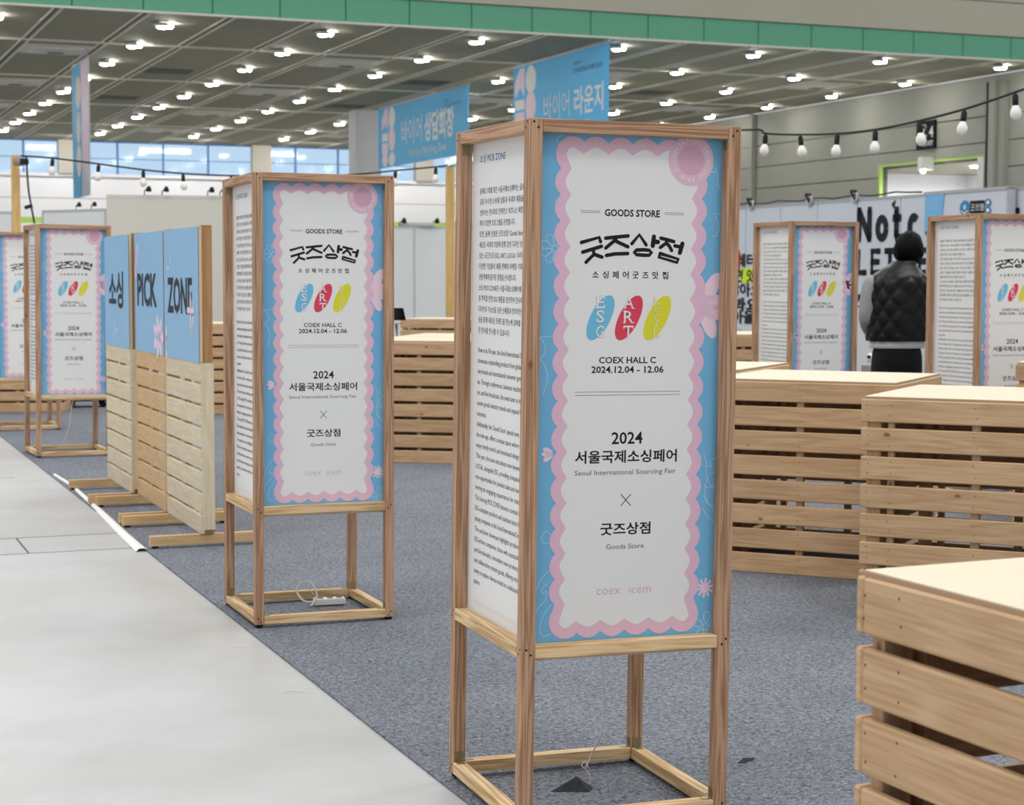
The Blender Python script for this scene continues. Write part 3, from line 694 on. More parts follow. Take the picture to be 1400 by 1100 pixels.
# black felt flap, folded up like a small tent
f0 = atz(783, 1082, 0)
bm = bmesh.new(); q = [bm.verts.new(v) for v in ((-.062, .0, .001), (.048, -.004, .001), (.012, .03, .036), (-.02, .07, .001), (.06, .04, .001))]
for f in ((0, 1, 2), (0, 2, 3), (1, 4, 2), (4, 3, 2)): bm.faces.new([q[i] for i in f])
me = bpy.data.meshes.new('flap'); bm.to_mesh(me); bm.free(); me.materials.append(flat('black_felt', lin(62, 65, 72), .95, noise=.2, scale=60, bump=.4))
o = mesh_obj('felt_flap', me, None, (f0.x, f0.y, 0)); tag(o, 'dark felt flap folded up on the carpet inside the nearest stand', 'felt flap')
f1 = atz(1020, 1040, 0)
bm = bmesh.new(); q = [bm.verts.new(v) for v in ((-.030, -.030, .001), (-.008, .006, .008), (.034, .022, .004), (.012, -.006, .001), (-.010, -.028, .001))]
bm.faces.new(q); me = bpy.data.meshes.new('scrap'); bm.to_mesh(me); bm.free(); me.materials.append(M_black)
o = mesh_obj('fabric_scrap', me, None, (f1.x, f1.y, 0)); tag(o, 'small black scrap on the carpet right of the nearest stand', 'scrap')
# power strip under the second stand
ps = atz(432, 828, 0)
t = thing('power_strip', ps, .3, 'white power strip lying on the carpet inside the second poster stand', 'power strip')
boxes('body', [(-.01, -.022, .004, .13, .022, .034)], M_lampg, t, .004)
for k in range(3): mesh_obj('socket', lathe([(.014, 0), (.014, .003)], M_grey, 12), t, (.02 + .042 * k, 0, .033))
mesh_obj('looped_cable', tube_mesh([spline([(-.01, 0, .02), (-.06, -.03, .03), (-.085, .0, .07), (-.06, .02, .105), (-.02, .0, .10), (.0, -.02, .05), (-.03, -.04, .008)])], .0045, M_cord), t)
c1 = atp(395, 706, ps, Vector((0, 1, 0)))
t = thing('white_cord', (ps.x, ps.y, 0), 0, 'thin white cord dropping to the power strip inside the second poster stand', 'cord')
mesh_obj('strand', tube_mesh([spline([(c1.x - ps.x, 0, .452), (c1.x - ps.x + .02, 0, .3), (c1.x - ps.x + .05, 0, .15), (-.01, 0, .05)])], .002, M_cord), t)
c3 = atz(84, 610, 0)
t = thing('white_cord', (c3.x, c3.y, 0), 0, 'thin white cord hanging in the stand left of the blue partition', 'cord')
mesh_obj('strand', tube_mesh([spline([(.06, .25, .452), (.04, .2, .3), (.03, .15, .15), (-.02, .1, .012)])], .002, M_cord), t)

# ================================================================== SLATTED CRATE COUNTERS
def make_crate():
    t = thing('slatted_crate', (0, 0, 0), 0, 'x', 'crate', 'slatted timber crate counters')
    S_ = .96; h = S_ / 2; th = .02; pit = .1212
    for k in range(8):
        z = .0485 + pit * k
        for s in (-1, 1):
            tbox('slat', (0, s * (h - th / 2), z), (S_, th, .097), M_spr, t, .004)
            tbox('slat', (s * (h - th / 2), 0, z), (th, S_ - 2 * th - .002, .097), M_spr, t, .004)
    for sx in (-1, 1):
        for sy in (-1, 1):
            tbox('corner_post', (sx * (h - th - .031), sy * (h - th - .018), .470), (.060, .034, .94), M_spr, t)
        for c, n in ((0, 0), (1, 1)):
            pass
    for s in (-1, 1):
        tbox('batten', (0, s * (h - th - .016), .470), (.036, .030, .94), M_spr, t); tbox('batten', (s * (h - th - .016), 0, .470), (.030, .036, .94), M_spr, t)
        for e in (-1, 1): tbox('batten', (e * (h - .125), s * (h - th - .016), .470), (.028, .030, .94), M_spr, t)
    b = boxes('top_board', [(-h + .010, -h + .010, .944, h - .010, h - .010, .9545, 1), (-h + .011, -h + .011, .9545, h - .011, h - .011, .957, 0)], [M_ply, M_plye], t)
    bm = bmesh.new(); rs = random.Random(3)
    for k in range(8):
        z = .0485 + pit * k
        for sy, axis in ((-1, 0), (-1, 1)):
            for x in (-h + .03, -h + .125, 0, h - .125, h - .03):
                for dz in (-.022, .024):
                    px = x + rs.uniform(-.006, .006); pz = z + dz + rs.uniform(-.006, .006)
                    p, n = (((px, -h, pz), (0, -1, 0)) if axis == 0 else ((-h, px, pz), (-1, 0, 0)))
                    q = Vector(n).to_track_quat('Z', 'Y').to_matrix().to_4x4(); q.translation = Vector(p)
                    bmesh.ops.create_cone(bm, cap_ends=True, segments=6, radius1=.0028, radius2=.0028, depth=.0008, matrix=q)
    me = bpy.data.meshes.new('screws'); bm.to_mesh(me); bm.free(); me.materials.append(flat('screw_brown', lin(110, 80, 54), .6)); mesh_obj('screw_heads', me, t)['kind'] = 'stuff'
    return t
crate0 = make_crate()
def crate_from(corner, yaw, which, label, first=False):
    u, v = uvec(yaw); sx = {'FL': (1, 1), 'FR': (-1, 1), 'BL': (1, -1), 'BR': (-1, -1)}[which]
    c = Vector((corner[0], corner[1], 0)) + u * .48 * sx[0] + v * .48 * sx[1]
    o = crate0 if first else copytree(crate0)
    o.location = c; o.rotation_euler = (0, 0, yaw); o['label'] = label; return o
r1 = atz(1170.5, 787, .945)
crate_from((1.83, 8.585), -.447, 'FR', 'slatted crate counter right behind the nearest poster stand', True)
crate_from((1.474, 7.63), -.470, 'FL', 'slatted crate counter at the right edge with its front slats facing the camera')
crate_from(r1, .42, 'BL', 'nearest slatted crate, filling the bottom right corner of the picture')
crate_from((1.638, 10.653), -.435, 'BR', 'slatted crate whose top shows just below the stand left of the person')
c4 = crate_from((-.93 - .27, 14.17 + .06), -.22, 'FL', 'slatted crate counter seen in the gap between the two nearest poster stands')
u4, v4 = uvec(-.22)
o = copytree(crate0); o.location = c4.location + v4 * .98; o.rotation_euler = (0, 0, -.22); o['label'] = 'slatted crate right behind the one seen between the two nearest stands'
crate_from((-1.33, 21.55), -.24, 'FL', 'farthest slatted crate, at the foot of the tall timber pole between the near stands')
crate_from((1.55, 15.85), .05, 'FL', 'slatted crate in front of the Korean slogan wall, left of the stand beside the person')
crate_from((2.975, 10.70), -.40, 'FL', 'slatted crate peeking in at the right edge in front of the right-hand poster stand')
c7 = crate_from((-4.82, 19.42), .10, 'FR', 'slatted crate at the far left behind the two far poster stands')
crate_from((-3.36, 19.10), .10, 'FL', 'slatted crate glimpsed between the blue partition and the second stand')

# ================================================================== BLUE PARTITION ("소싱 PICK ZONE")
PA = .375; PU, PV = uvec(PA)
def text_board(name, parent, words, kind):
    S = Sheet(.0008)
    S.rect(0, .99, .968, 1.722, M_pb, 1)
    if words == 'ZONE':
        S.text('ZONE', .10, 1.255, M_ink, 3, h=.185, x1=.80, bold=.03)
        for k in range(4): S.ellipse(.76 + .05 * math.cos(k * 1.57), 1.27 + .05 * math.sin(k * 1.57), .05, .018, k * 1.57, M_pinkl, 4)
        S.poly([(.74, 1.10), (.80, 1.24), (.84, 1.235)], M_pinkl, 2)
        for k in range(3): S.ellipse(.12 + .08 * k, 1.50 + .05 * (k % 2), .05, .012, .6 * k, M_lblue, 2)
        for a in range(3): S.ellipse(.0 + .05, 1.02 + .05 * a, .05, .022, PI / 2, M_pinkl, 2)
    if words == 'PICK':
        S.text('PICK', .10, 1.28, M_ink, 3, h=.185, x1=.76, bold=.03)
        for k in range(7): a = k * 2 * PI / 7; S.ellipse(.80 + .085 * math.cos(a), 1.095 + .06 * math.sin(a), .075, .034, a, M_pinkl, 2)
        S.ellipse(.80, 1.10, .025, .02, 0, M_lblue, 3)
        for k in range(4): S.ellipse(.05 + .02 * k, 1.55 + .04 * k - .06, .03, .05, 0, M_pinkl, 2)
    if words == '소싱':
        S.text('소싱', .18, 1.27, M_ink, 3, h=.20, x1=.76, bold=.03, cap=.80)
        for k in range(5): a = k * 2 * PI / 5; S.ellipse(.42 + .05 * math.cos(a), 1.10 + .04 * math.sin(a), .05, .015, a, M_lblue, 2)
    return S.obj(name, parent, frame3((-.001, .968 / 2, 0), (0, -1, 0), (0, 0, 1)))
for (v0, du, slm, wtxt, lab) in ((9.63, 0, M_pale, 'ZONE', 'blue topped slatted partition reading ZONE, nearest of the row'), (10.63, 0, M_org, 'PICK', 'blue topped partition reading PICK with orange slats, middle of the row'), (11.64, -.03, M_pale, '소싱', 'blue topped partition with Korean letters, farthest of the row')):
    P = PU * (1.993 + du) + PV * (v0 + .485)
    t = thing('slatted_partition', (P.x, P.y, 0), PA, lab, 'partition', 'blue topped partitions in a row')
    for k in range(8): tbox('slat', (.010, 0, .1195 + .1174 * k), (.020, .970, .100), slm, t, .003)
    for s in (-1, 1):
        tbox('post', (.0475, s * .455, .895), (.055, .038, 1.65), M_brn, t)
        tbox('post_cap', (.0475, s * .455, 1.724), (.056, .039, .010), M_brn, t)
        tbox('end_board', (.042, s * .4785, .54), (.070, .012, .90), slm, t)
        f = tbox('foot_rail', (.040, s * .44, .040), (.62, .038, .055), M_org, t)
        for e in (-1, 1): mesh_obj('foot_pad', lathe([(.018, 0), (.018, .013)], M_black, 10), t, (.04 + e * .28, s * .44, 0))
    tbox('batten', (.035, 0, .53), (.028, .05, .90), M_brn, t)
    b = boxes('sign_board', [(.0015, -.484, .995, .018, .484, 1.722)], M_plyl, t)
    text_board('sign_print', b, wtxt, 0)

# curled white strip lying along the carpet edge, and litter
bm = bmesh.new(); Lp = [(76, 649), (100, 663), (125, 684), (150, 706), (175, 729), (202, 752)]
Pw = [atz(x, y, 0) for x, y in Lp]; prev = None
for i, p in enumerate(Pw):
    w = .018 + .045 * (i / 5); d = (Pw[min(i + 1, 5)] - Pw[max(i - 1, 0)]).normalized(); n = Vector((d.y, -d.x, 0))
    if n.x > 0: n = -n
    row = [bm.verts.new((*(p + n * w * s)[:2], z)) for s, z in ((0, .003), (.3, .012), (.7, .012), (1, -.004))]
    if prev:
        for k in range(3): bm.faces.new((prev[k], prev[k + 1], row[k + 1], row[k]))
    prev = row
me = bpy.data.meshes.new('strip'); bm.to_mesh(me); bm.free(); me.materials.append(M_board); smooth(me)
o = mesh_obj('edging_strip', me); tag(o, 'white plastic edging strip curling along the carpet edge at the left', 'strip')
def zloop(px, py, pts, r, lab):
    p = atz(px, py, -.006); o = mesh_obj('cable_tie', tube_mesh([spline(pts, 6)], r, flat('clear_plastic', lin(232, 230, 216), .3)), None, (p.x, p.y, -.004)); tag(o, lab, 'cable tie')
zloop(402, 948, [(-.035, 0, .002), (-.030, .022, .002), (0, .032, .002), (.032, .020, .002), (.036, -.006, .002)], .0016, 'clear curved plastic tie on the concrete in front of the second stand')
zloop(328, 884, [(-.045, .01, .002), (0, 0, .002), (.05, .0, .002)], .0014, 'straight thin plastic tie on the concrete, left of the curved one')

# ================================================================== POLES, STRING LIGHTS, CHAIR
p2 = aty(615.5, 500, 22.95); p1 = aty(25.5, 500, 20.9)
for P, lab in ((p2, 'tall timber pole rising between the two nearest poster stands'), (p1, 'tall timber pole at the far left edge')):
    t = thing('timber_pole', (P.x, P.y, 0), .385, lab, 'pole'); tbox('post', (0, 0, 1.43), (.09, .09, 2.82), M_yel, t, .004); boxes('base_plate', [(-.16, -.16, 0, .16, .16, .02)], M_yel, t, .003)
me_sock = lathe([(.016, -.075), (.018, -.07), (.018, -.02), (.010, -.010), (.007, .0)], M_cable, 10)
me_bulb = lathe([(.004, -.158), (.018, -.154), (.030, -.140), (.034, -.122), (.031, -.104), (.022, -.088), (.015, -.074)], M_bulb, 14)
def string(pts, bulbs, lab, s=1.0):
    t = thing('string_light', pts[0], 0, lab, 'string light'); o0 = Vector(pts[0])
    mesh_obj('cable', tube_mesh([[p - o0 for p in spline(pts, 4)]], .009 * s, M_cable, 6), t)
    for P, tilt in bulbs:
        o = mesh_obj('socket', me_sock, t, P - o0, (0, tilt, 0)); o.scale = (s * 1.1,) * 3; mesh_obj('bulb', me_bulb, o)
ys = lambda x: 14.6 - (x - 1010) / 376 * 3.1
B_ = [(1010, 178), (1047, 182.5), (1094, 184), (1145, 182.5), (1197, 177), (1257, 165), (1319, 149), (1388, 126), (1420, 114)]
pr = [aty(x, y, ys(x)) for x, y in B_]
string([aty(615, 227, 22.9), aty(800, 200, 18.2)] + pr, [(pr[i], .12 * math.sin(i * 2.3)) for i in range(1, 8)], 'black festoon cable with white bulbs swagged at the upper right', 1.0)
BL_ = [(28, 213), (72, 216), (135, 224), (196, 232), (250, 237), (316, 240), (420, 241), (490, 238), (541, 233), (596, 228), (612, 226)]
yl_ = lambda x: 20.9 + (x - 25) / 590 * 1.95
pl = [aty(x, y, yl_(x)) for x, y in BL_]
string(pl, [(pl[i], .1 * math.sin(i)) for i in (1, 2, 3, 4, 5, 8, 9)], 'festoon cable with small bulbs strung across the left in front of the far window', 1.15)
pb = aty(24, 219, 20.7); t = thing('flood_lamp', pb, 0, 'small lamp clamped on top of the far left timber pole', 'lamp')
mesh_obj('head', lathe([(.05, -.06), (.06, 0), (.03, .05), (.01, .06)], flat('lamp_taupe', lin(150, 138, 124), .5), 12), t); boxes('clamp', [(-.04, -.04, -.05, .12, .04, .02)], M_cable, t, .01)
q0, q1 = aty(36, 214, 20.8), aty(47, 305, 20.8); t = thing('power_cable', q0, 0, 'loose cable dangling beside the far left timber pole', 'cable')
mesh_obj('wire', tube_mesh([[p - q0 for p in spline([q0, (q0 + q1) / 2 + Vector((-.02, 0, 0)), q1])]], .012, M_cable), t)
mesh_obj('plug', tube_mesh([[aty(44, 281, 20.8) - q0, aty(34, 284, 20.8) - q0]], .022, M_cable), t)

# chair behind the counter
ch = aty(541, 470, 17.6); t = thing('chair', (ch.x - .18, ch.y, 0), -.3, 'black seat chair with chrome legs half hidden by the second poster stand', 'chair')
def curved(name, w, h, d, z, y, mt, par, n=6):
    bm = bmesh.new(); g = []
    for i in range(n + 1):
        row = []
        for j in range(n + 1):
            x = (i / n - .5) * w; s = j / n
            row.append(bm.verts.new((x * (1 - .25 * s * (d > 0)), y + d * s * .25 + .05 * (abs(2 * i / n - 1) ** 2), z + s * h)) if h > .1 else bm.verts.new((x, y + s * .42, z + .02 * abs(2 * i / n - 1) ** 2)))
        g.append(row)
    for i in range(n):
        for j in range(n): bm.faces.new((g[i][j], g[i + 1][j], g[i + 1][j + 1], g[i][j + 1]))
    bmesh.ops.solidify(bm, geom=bm.faces[:], thickness=.025); me = bpy.data.meshes.new(name); bm.to_mesh(me); bm.free(); me.materials.append(mt); smooth(me)
    return mesh_obj(name, me, par)
curved('seat', .44, .05, 0, .985, -.2, M_black, t); curved('backrest', .44, .12, .3, 1.03, .16, M_black, t)
for sx in (-1, 1):
    for sy in (-1, 1): mesh_obj('leg', tube_mesh([[(sx * .15, sy * .13, .99), (sx * .22, sy * .20, 0)]], .012, M_alu), t)
mesh_obj('footrest', tube_mesh([[(-.2, -.17, .3), (.2, -.17, .3), (.2, .17, .3), (-.2, .17, .3), (-.2, -.17, .3)]], .010, M_alu), t)

# ================================================================== BOOTH WALLS
def booth(name, p0, p1, h, mt, label, step=1.0, z0=0, th=.05, posts=True):
    p0, p1 = Vector(p0), Vector(p1); d = p1 - p0; L = d.length; a = math.atan2(d.y, d.x)
    t = thing(name, (p0.x, p0.y, 0), a, label, 'booth wall'); n = max(1, round(L / step)); w = L / n
    for k in range(n): boxes('wall_panel', [(k * w + .012, -th / 2, z0 + .02, (k + 1) * w - .012, th / 2, h - .02)], mt, t, .002)
    if posts:
        for k in range(n + 1): boxes('booth_post', [(k * w - .018, -th / 2 - .006, 0, k * w + .018, th / 2 + .006, h)], M_alu if mt is not M_boothg else M_boothg, t)
    boxes('cross_rail', [(0, -th / 2 - .004, h - .04, L, th / 2 + .004, h), (0, -th / 2 - .004, z0, L, th / 2 + .004, z0 + .03)], M_alu if mt is not M_boothg else M_boothg, t)
    return t
def clip_lamp(px, W0, W1, top, lab, s=1.0, grp='clip lamps on the booth walls'):
    """clipped on the top edge of the booth wall W0-W1, where the sight line through px crosses it"""
    W0, W1 = Vector(W0), Vector(W1); n = Vector((W1.y - W0.y, W0.x - W1.x, 0)).normalized()
    P = atp(px, 300, Vector((W0.x, W0.y, 0)), n); P.z = top + .055 * s
    t = thing('clip_lamp', P, .4, lab, 'lamp', grp)
    mesh_obj('arm', tube_mesh([spline([(0, 0, -.06 * s), (0, -.04, .04 * s), (.05 * s, -.14 * s, .07 * s)])], .012 * s, M_cable), t)
    mesh_obj('head', lathe([(.055 * s, -.05 * s), (.06 * s, 0), (.03 * s, .07 * s)], M_black, 10), t, (.06 * s, -.16 * s, .06 * s))
b0, b1 = aty(149, 400, 23.6), aty(352, 400, 24.0)
booth('booth_wall', (b0.x, b0.y, 0), (b1.x, b1.y, 0), 2.51, M_boothg, 'pale grey booth wall right above the blue partition', 1.42)
for px, w in ((198, 'leftmost'), (222, 'second from left'), (284, 'third from left'), (301, 'rightmost')): clip_lamp(px, b0, b1, 2.51, 'small dark clip lamp on the grey booth wall, %s there' % w, .6)
b2, b3 = aty(62, 400, 29.0), aty(147, 400, 28.2)
for px, w in ((104, 'left'), (125, 'right')): clip_lamp(px, b2, b3, 2.50, 'small dark clip lamp, %s one of two above the far left poster stand' % w, .6)
booth('booth_wall', (b2.x, b2.y, 0), (b3.x, b3.y, 0), 2.50, M_booth, 'low white booth wall left of the grey one at the far left', 1.0)
b2, b3 = aty(-40, 400, 28.6), aty(20, 400, 28.3)
booth('booth_wall', (b2.x, b2.y, 0), (b3.x, b3.y, 0), 2.46, M_booth, 'white booth wall at the left edge behind the timber pole', 1.0)
b4, b5 = aty(500, 400, 37.5), aty(760, 400, 38.5)
booth('booth_wall', (b4.x, b4.y, 0), (b5.x, b5.y, 0), 2.50, M_booth, 'white booth wall seen between the two nearest poster stands', 1.0)
for px, w in ((546, 'left'), (591, 'right')): clip_lamp(px, b4, b5, 2.50, 'dark clip lamp, %s one of two on the white wall between the near stands' % w, .9, 'clip lamps between the near stands')
trk = aty(568, 308, 37.72); trk.z = 2.545
tt = thing('lamp_track', trk, 0, 'slim grey lamp track on the white booth wall between the near stands', 'lamp track')
boxes('rail', [(-.33, -.03, -.04, .38, .03, .03)], M_alu, tt, .01)

# right-hand slogan wall (runs away along the hall)
UW = 13.3
WN = -HU
def wv(px, py, off=0):
    P = atp(px, py, HU * (UW - off), HU); return P.dot(HV), P.z
va, vb = wv(984, 300)[0] + 2.2, wv(1400, 300)[0] - 2.5
p0 = hall(UW + .03, va); p1 = hall(UW + .03, vb)
bw = booth('booth_wall', p0, p1, 2.50, M_bootht, 'long pale booth wall with black slogans behind the person', 1.0, posts=False)
wl = M_booth
S = Sheet(.002)
def X(px, py): v, z = wv(px, py); return (va - v, z)
xs = lambda px, py: X(px, py)[0]
x0 = xs(1165, 400); xq = xs(1266, 400)
S.rect(x0, X(1215, 421)[1], xq + 1.5, X(1215, 419)[1] , M_ink, 2)
S.rect(x0, 0.03, xq + 2.0, X(1215, 421)[1], M_booth, 1)
zN0, zN1 = X(1180, 331)[1], X(1180, 283)[1]
def block(word, x0_, x1_, z0_, z1_, ly=2):
    """heavy grotesque capitals drawn as strokes in cells of equal height"""
    h = z1_ - z0_; w = h * .205
    G = {'N': (.80, [[(0, 0), (0, 1)], [(0, 1), (1, 0)], [(1, 0), (1, 1)]]), 'L': (.62, [[(0, 1), (0, 0), (1, 0)]]), 'E': (.62, [[(1, 1), (0, 1), (0, 0), (1, 0)], [(0, .5), (.9, .5)]]),
         'T': (.70, [[(0, 1), (1, 1)], [(.5, 1), (.5, 0)]]), 't': (.42, [[(.4, .95), (.4, .12), (.6, 0), (1, 0)], [(0, .68), (1, .68)]]),
         'o': (.66, [[(.5 + .5 * math.cos(t * PI / 8), .34 + .34 * math.sin(t * PI / 8)) for t in range(17)]]), 'c': (.60, [[(.5 + .5 * math.cos(t * PI / 8), .34 + .34 * math.sin(t * PI / 8)) for t in range(2, 15)]])}
    tot = sum(G[c][0] for c in word) + .36 * (len(word) - 1); kx = (x1_ - x0_) / tot; x = x0_
    for c in word:
        cw = G[c][0] * kx
        for P in G[c][1]: S.stroke([(x + w / 2 * 1.2 + p[0] * (cw - w * .6), z0_ + w / 2 + p[1] * (h - w)) for p in P], w * 1.15, M_ink, ly, False)
        for P in G[c][1]:
            for p in P: S.rect(x + w * .6 + p[0] * (cw - w * .6) - w * .5, z0_ + w / 2 + p[1] * (h - w) - w * .5, x + w * .6 + p[0] * (cw - w * .6) + w * .5, z0_ + w / 2 + p[1] * (h - w) + w * .5, M_ink, ly) if len(P) < 6 else None
        x += cw + .36 * kx
block('Not', xs(1171, 330), xs(1229, 330), zN0, zN1); block('co', xs(1240, 326), xs(1280, 326), zN0, zN1)
S.poly([(xs(1219, 283), zN1 + .02), (xs(1225, 283), zN1 + .07), (xs(1222, 290), zN1 - .05)], M_ink, 3)
zL0, zL1 = X(1180, 376)[1], X(1180, 340)[1]
block('LET', xs(1171, 376), xs(1222, 376), zL0, zL1); block('TE', xs(1231, 376), xs(1268, 376), zL0, zL1)
S.poly([(xs(1172, 402), X(1172, 402)[1]), (xs(1180, 402), X(1180, 402)[1]), (xs(1172, 414), X(1172, 414)[1])], M_ink, 3)
S.rect(xs(1388, 300), X(1388, 292)[1], xs(1394, 300), X(1388, 284)[1], M_ink, 3)
# Korean slogan lines, right aligned behind the stands
for py, tx, px0, px1 in ((370, '종이 ● 레터도', 972, 1046), (391, '먹어보면 앗!', 972, 1034), (410, '괜찮아요', 982, 1041), (430, '와봐요.', 983, 1043), (447, '모아올게', 985, 1048)):
    z0_, z1_ = X(1015, py - 7)[1], X(1015, py - 23)[1]
    if '앗' in tx: S.rect(xs(1012, py), z0_ - .03, xs(1030, py), z1_ + .02, M_neon, 2)
    S.text(tx.replace('●', ' '), xs(px0, py), z0_, M_ink, 3, h=(z1_ - z0_) * .95, x1=xs(px1, py), bold=.03, cap=.80, shear=.2 if '앗' in tx else 0)
    if '●' in tx: S.ellipse(xs(1009, 362), (z0_ + z1_) / 2, .16, .08, PI / 2, M_red, 3)
S.rect(xs(990, 447), .03, xs(1060, 447), X(1015, 444)[1], M_booth, 1)
S.text('Letter Shop', xs(1005, 455), X(1015, 452)[1], M_grey, 2, h=.03)
dirw = (p1 - p0).normalized()
# sheet origin in the booth's own space: x along the wall, facing the camera side
S.obj('slogan_print', bw, frame3((0, -.029, 0), (1, 0, 0), (0, 0, 1)))
for px, w_ in ((1028, 'leftmost'), (1108, 'middle'), (1170, 'rightmost')): 
    v, z = wv(px, 280); P = hall(UW - .02, v, 2.50); t = thing('clip_lamp', P, HA, 'chrome ring clip lamp on top of the slogan wall, %s of three' % w_, 'lamp', 'ring clip lamps on the slogan wall')
    mesh_obj('ring', tube_mesh([[(0, .07 * math.cos(a), .02 + .07 * math.sin(a)) for a in [2 * PI * i / 12 for i in range(13)]]], .014, M_alu), t); mesh_obj('arm', tube_mesh([spline([(0, 0, 0), (-.02, .06, .10), (-.05, -.12, .09)])], .016, M_black), t)
vA, vB = wv(1010, 280)[0], wv(1260, 280)[0]
pc = [hall(UW + .0, vA + (vB - vA) * i / 16, 2.535 + .015 * math.sin(i * 1.9)) for i in range(17)]
t = thing('power_cable', pc[0], 0, 'black cable draped along the top of the slogan wall', 'cable'); mesh_obj('wire', tube_mesh([[p - pc[0] for p in pc]], .011, M_cable), t)

# booth fascia sign
UF = UW - .12
def wf_(px, py): P = atp(px, py, HU * UF, HU); return P.dot(HV), P.z
fv0, fv1 = wf_(1264, 280)[0], wf_(1379, 280)[0]
t = thing('fascia_sign', hall(UF, fv0, 0), HA - PI / 2, 'white booth fascia sign with blue left end and ring logos above the right-hand stand', 'sign')
Lf = fv0 - fv1; zt = wf_(1264, 266)[1]; zt = 2.50
boxes('fascia_box', [(0, 0, 2.02, Lf, .07, zt)], M_bootht, t, .006); boxes('fascia_frame', [(-.01, -.012, zt - .03, Lf + .02, .08, zt + .01), (Lf - .02, -.012, 2.0, Lf + .02, .08, zt)], M_alu, t)
for x in (.03, Lf - .03): boxes('support_post', [(x - .02, .03, 0, x + .02, .07, 2.05)], M_alu, t)
S = Sheet(.002); S.poly([(.02, 2.03), (.36, 2.03), (.42, 2.47), (.02, 2.47)], M_blue, 1); S.poly([(.36, 2.03), (.46, 2.03), (.41, 2.18)], M_pink, 1)
S.text('SOURCING', .05, 2.37, M_lblue, 2, h=.055, x1=.32); S.text('FAIR 2024', .05, 2.29, M_lblue, 2, h=.055, x1=.30)
def fx(px): return fv0 - wf_(px, 280)[0]
S.ellipse(fx(1320), 2.285, .10, .09, 0, M_tblue, 1, 24); S.ellipse(fx(1320), 2.295, .03, .03, 0, M_lblue, 2, 20); S.stroke([(fx(1320) - .06, 2.25), (fx(1320), 2.22), (fx(1320) + .06, 2.25)], .014, M_white, 3)
S.rect(fx(1327), 2.215, fx(1347), 2.365, M_ink, 1); S.text('굿즈템', fx(1328), 2.250, M_board, 2, h=.075, x1=fx(1346), cap=.80)
for z in (2.335, 2.245): S.ellipse(fx(1351.5), z, .06, .045, 0, M_tblue, 1, 20); S.ellipse(fx(1351.5), z, .03, .022, 0, M_board, 2, 16)
S.obj('sign_print', t, frame3((0, -.007, 0), (1, 0, 0), (0, 0, 1)))

# small device of unknown kind on a plinth beside the person
gp = aty(1190, 500, 15.5); t = thing('plinth', (gp.x, gp.y, 0), .3, 'slim grey plinth left of the person, a small device on it', 'plinth')
boxes('column', [(-.05, -.06, 0, .06, .06, .60)], M_boothg, t, .004); boxes('cap', [(-.055, -.065, .60, .065, .065, .71)], flat('plinth_grey', lin(150, 150, 146), .6), t, .004)
t = thing('dotted_device', (gp.x, gp.y, .71), .3, 'small device with a black dot on the grey plinth', 'lamp')
mesh_obj('head', lathe([(.03, .02), (.035, .06), (.02, .10)], M_lampg, 12), t); mesh_obj('knob', lathe([(.016, 0), (.016, .012)], M_black, 10), t, (-.035, -.03, .07), (PI / 2, 0, 0))

# things on the floor behind the far stand
gb = atz(113, 556, 0); t = thing('floor_trolley', gb, .3, 'low grey and white trolley on the carpet behind the far stand', 'trolley')
boxes('deck', [(-.25, -.15, .07, .28, .2, .12)], M_black, t, .01); boxes('load', [(-.20, -.12, .12, .05, .15, .22)], M_board, t, .02); boxes('crate_load', [(.05, -.1, .12, .26, .15, .30)], M_boothg, t, .02)
for sx in (-.2, .22):
    for sy in (-.1, .15): mesh_obj('wheel', lathe([(.035, -.012), (.035, .012)], M_black, 12), t, (sx, sy, .035), (PI / 2, 0, 0))

# ================================================================== HANGING BANNERS
def banner(name, px0, px1, ptop, hgt, label, fn, vdir=True, top=Zc - .12):
    P0 = atz(px0, ptop[0], top); P1 = atz(px1, ptop[1], top)
    u = (P0.dot(HU) + P1.dot(HU)) / 2
    A = atp(px0, ptop[0], HU * u, HU); B = atp(px1, ptop[1], HU * u, HU); v0, v1 = A.dot(HV), B.dot(HV)
    t = thing(name, hall(u, v0, top), HA - PI / 2, label, 'banner', None); L = v0 - v1
    boxes('banner_sheet', [(0, 0, -hgt, L, .03, 0)], M_banner, t)
    mesh_obj('top_tube', tube_mesh([[(-.05, .015, 0), (L / 2, .015, 0), (L + .05, .015, 0)]], .05, M_alu), t)
    for x in (.3, L / 3, 2 * L / 3, L - .3): mesh_obj('hanger', tube_mesh([[(x, .015, 0), (x, .015, .12)]], .02, M_alu), t)
    S = Sheet(.004); fn(S, L, hgt); S.obj('banner_print', t, frame3((0, -.004, 0), (1, 0, 0), (0, 0, 1)))
def logo_big(S, x, z, w, h):
    hw = w * .47
    S.poly([(x, z - h * .40), (x, z - h * .18), (x + hw * .5, z), (x + hw, z), (x + hw, z - h * .40), (x + hw * .55, z - h * .26)], M_pinkl, 1)
    S.ellipse(x + w - hw / 2, z - h * .18, h * .19, hw * .52, PI / 2, M_white, 1)
    S.ellipse(x + w - hw / 2, z - h * .55, h * .21, hw * .52, PI / 2, M_pinkl, 1)
    S.rect(x, z - h * .57, x + hw, z - h * .43, M_white, 1); S.rect(x, z - h * .80, x + hw, z - h * .60, M_pinkl, 1)
    S.ellipse(x + hw / 2, z - h * .90, h * .11, hw * .5, PI / 2, M_pinkl, 1); S.ellipse(x + w - hw / 2, z - h * .90, h * .12, hw * .5, PI / 2, M_white, 1)
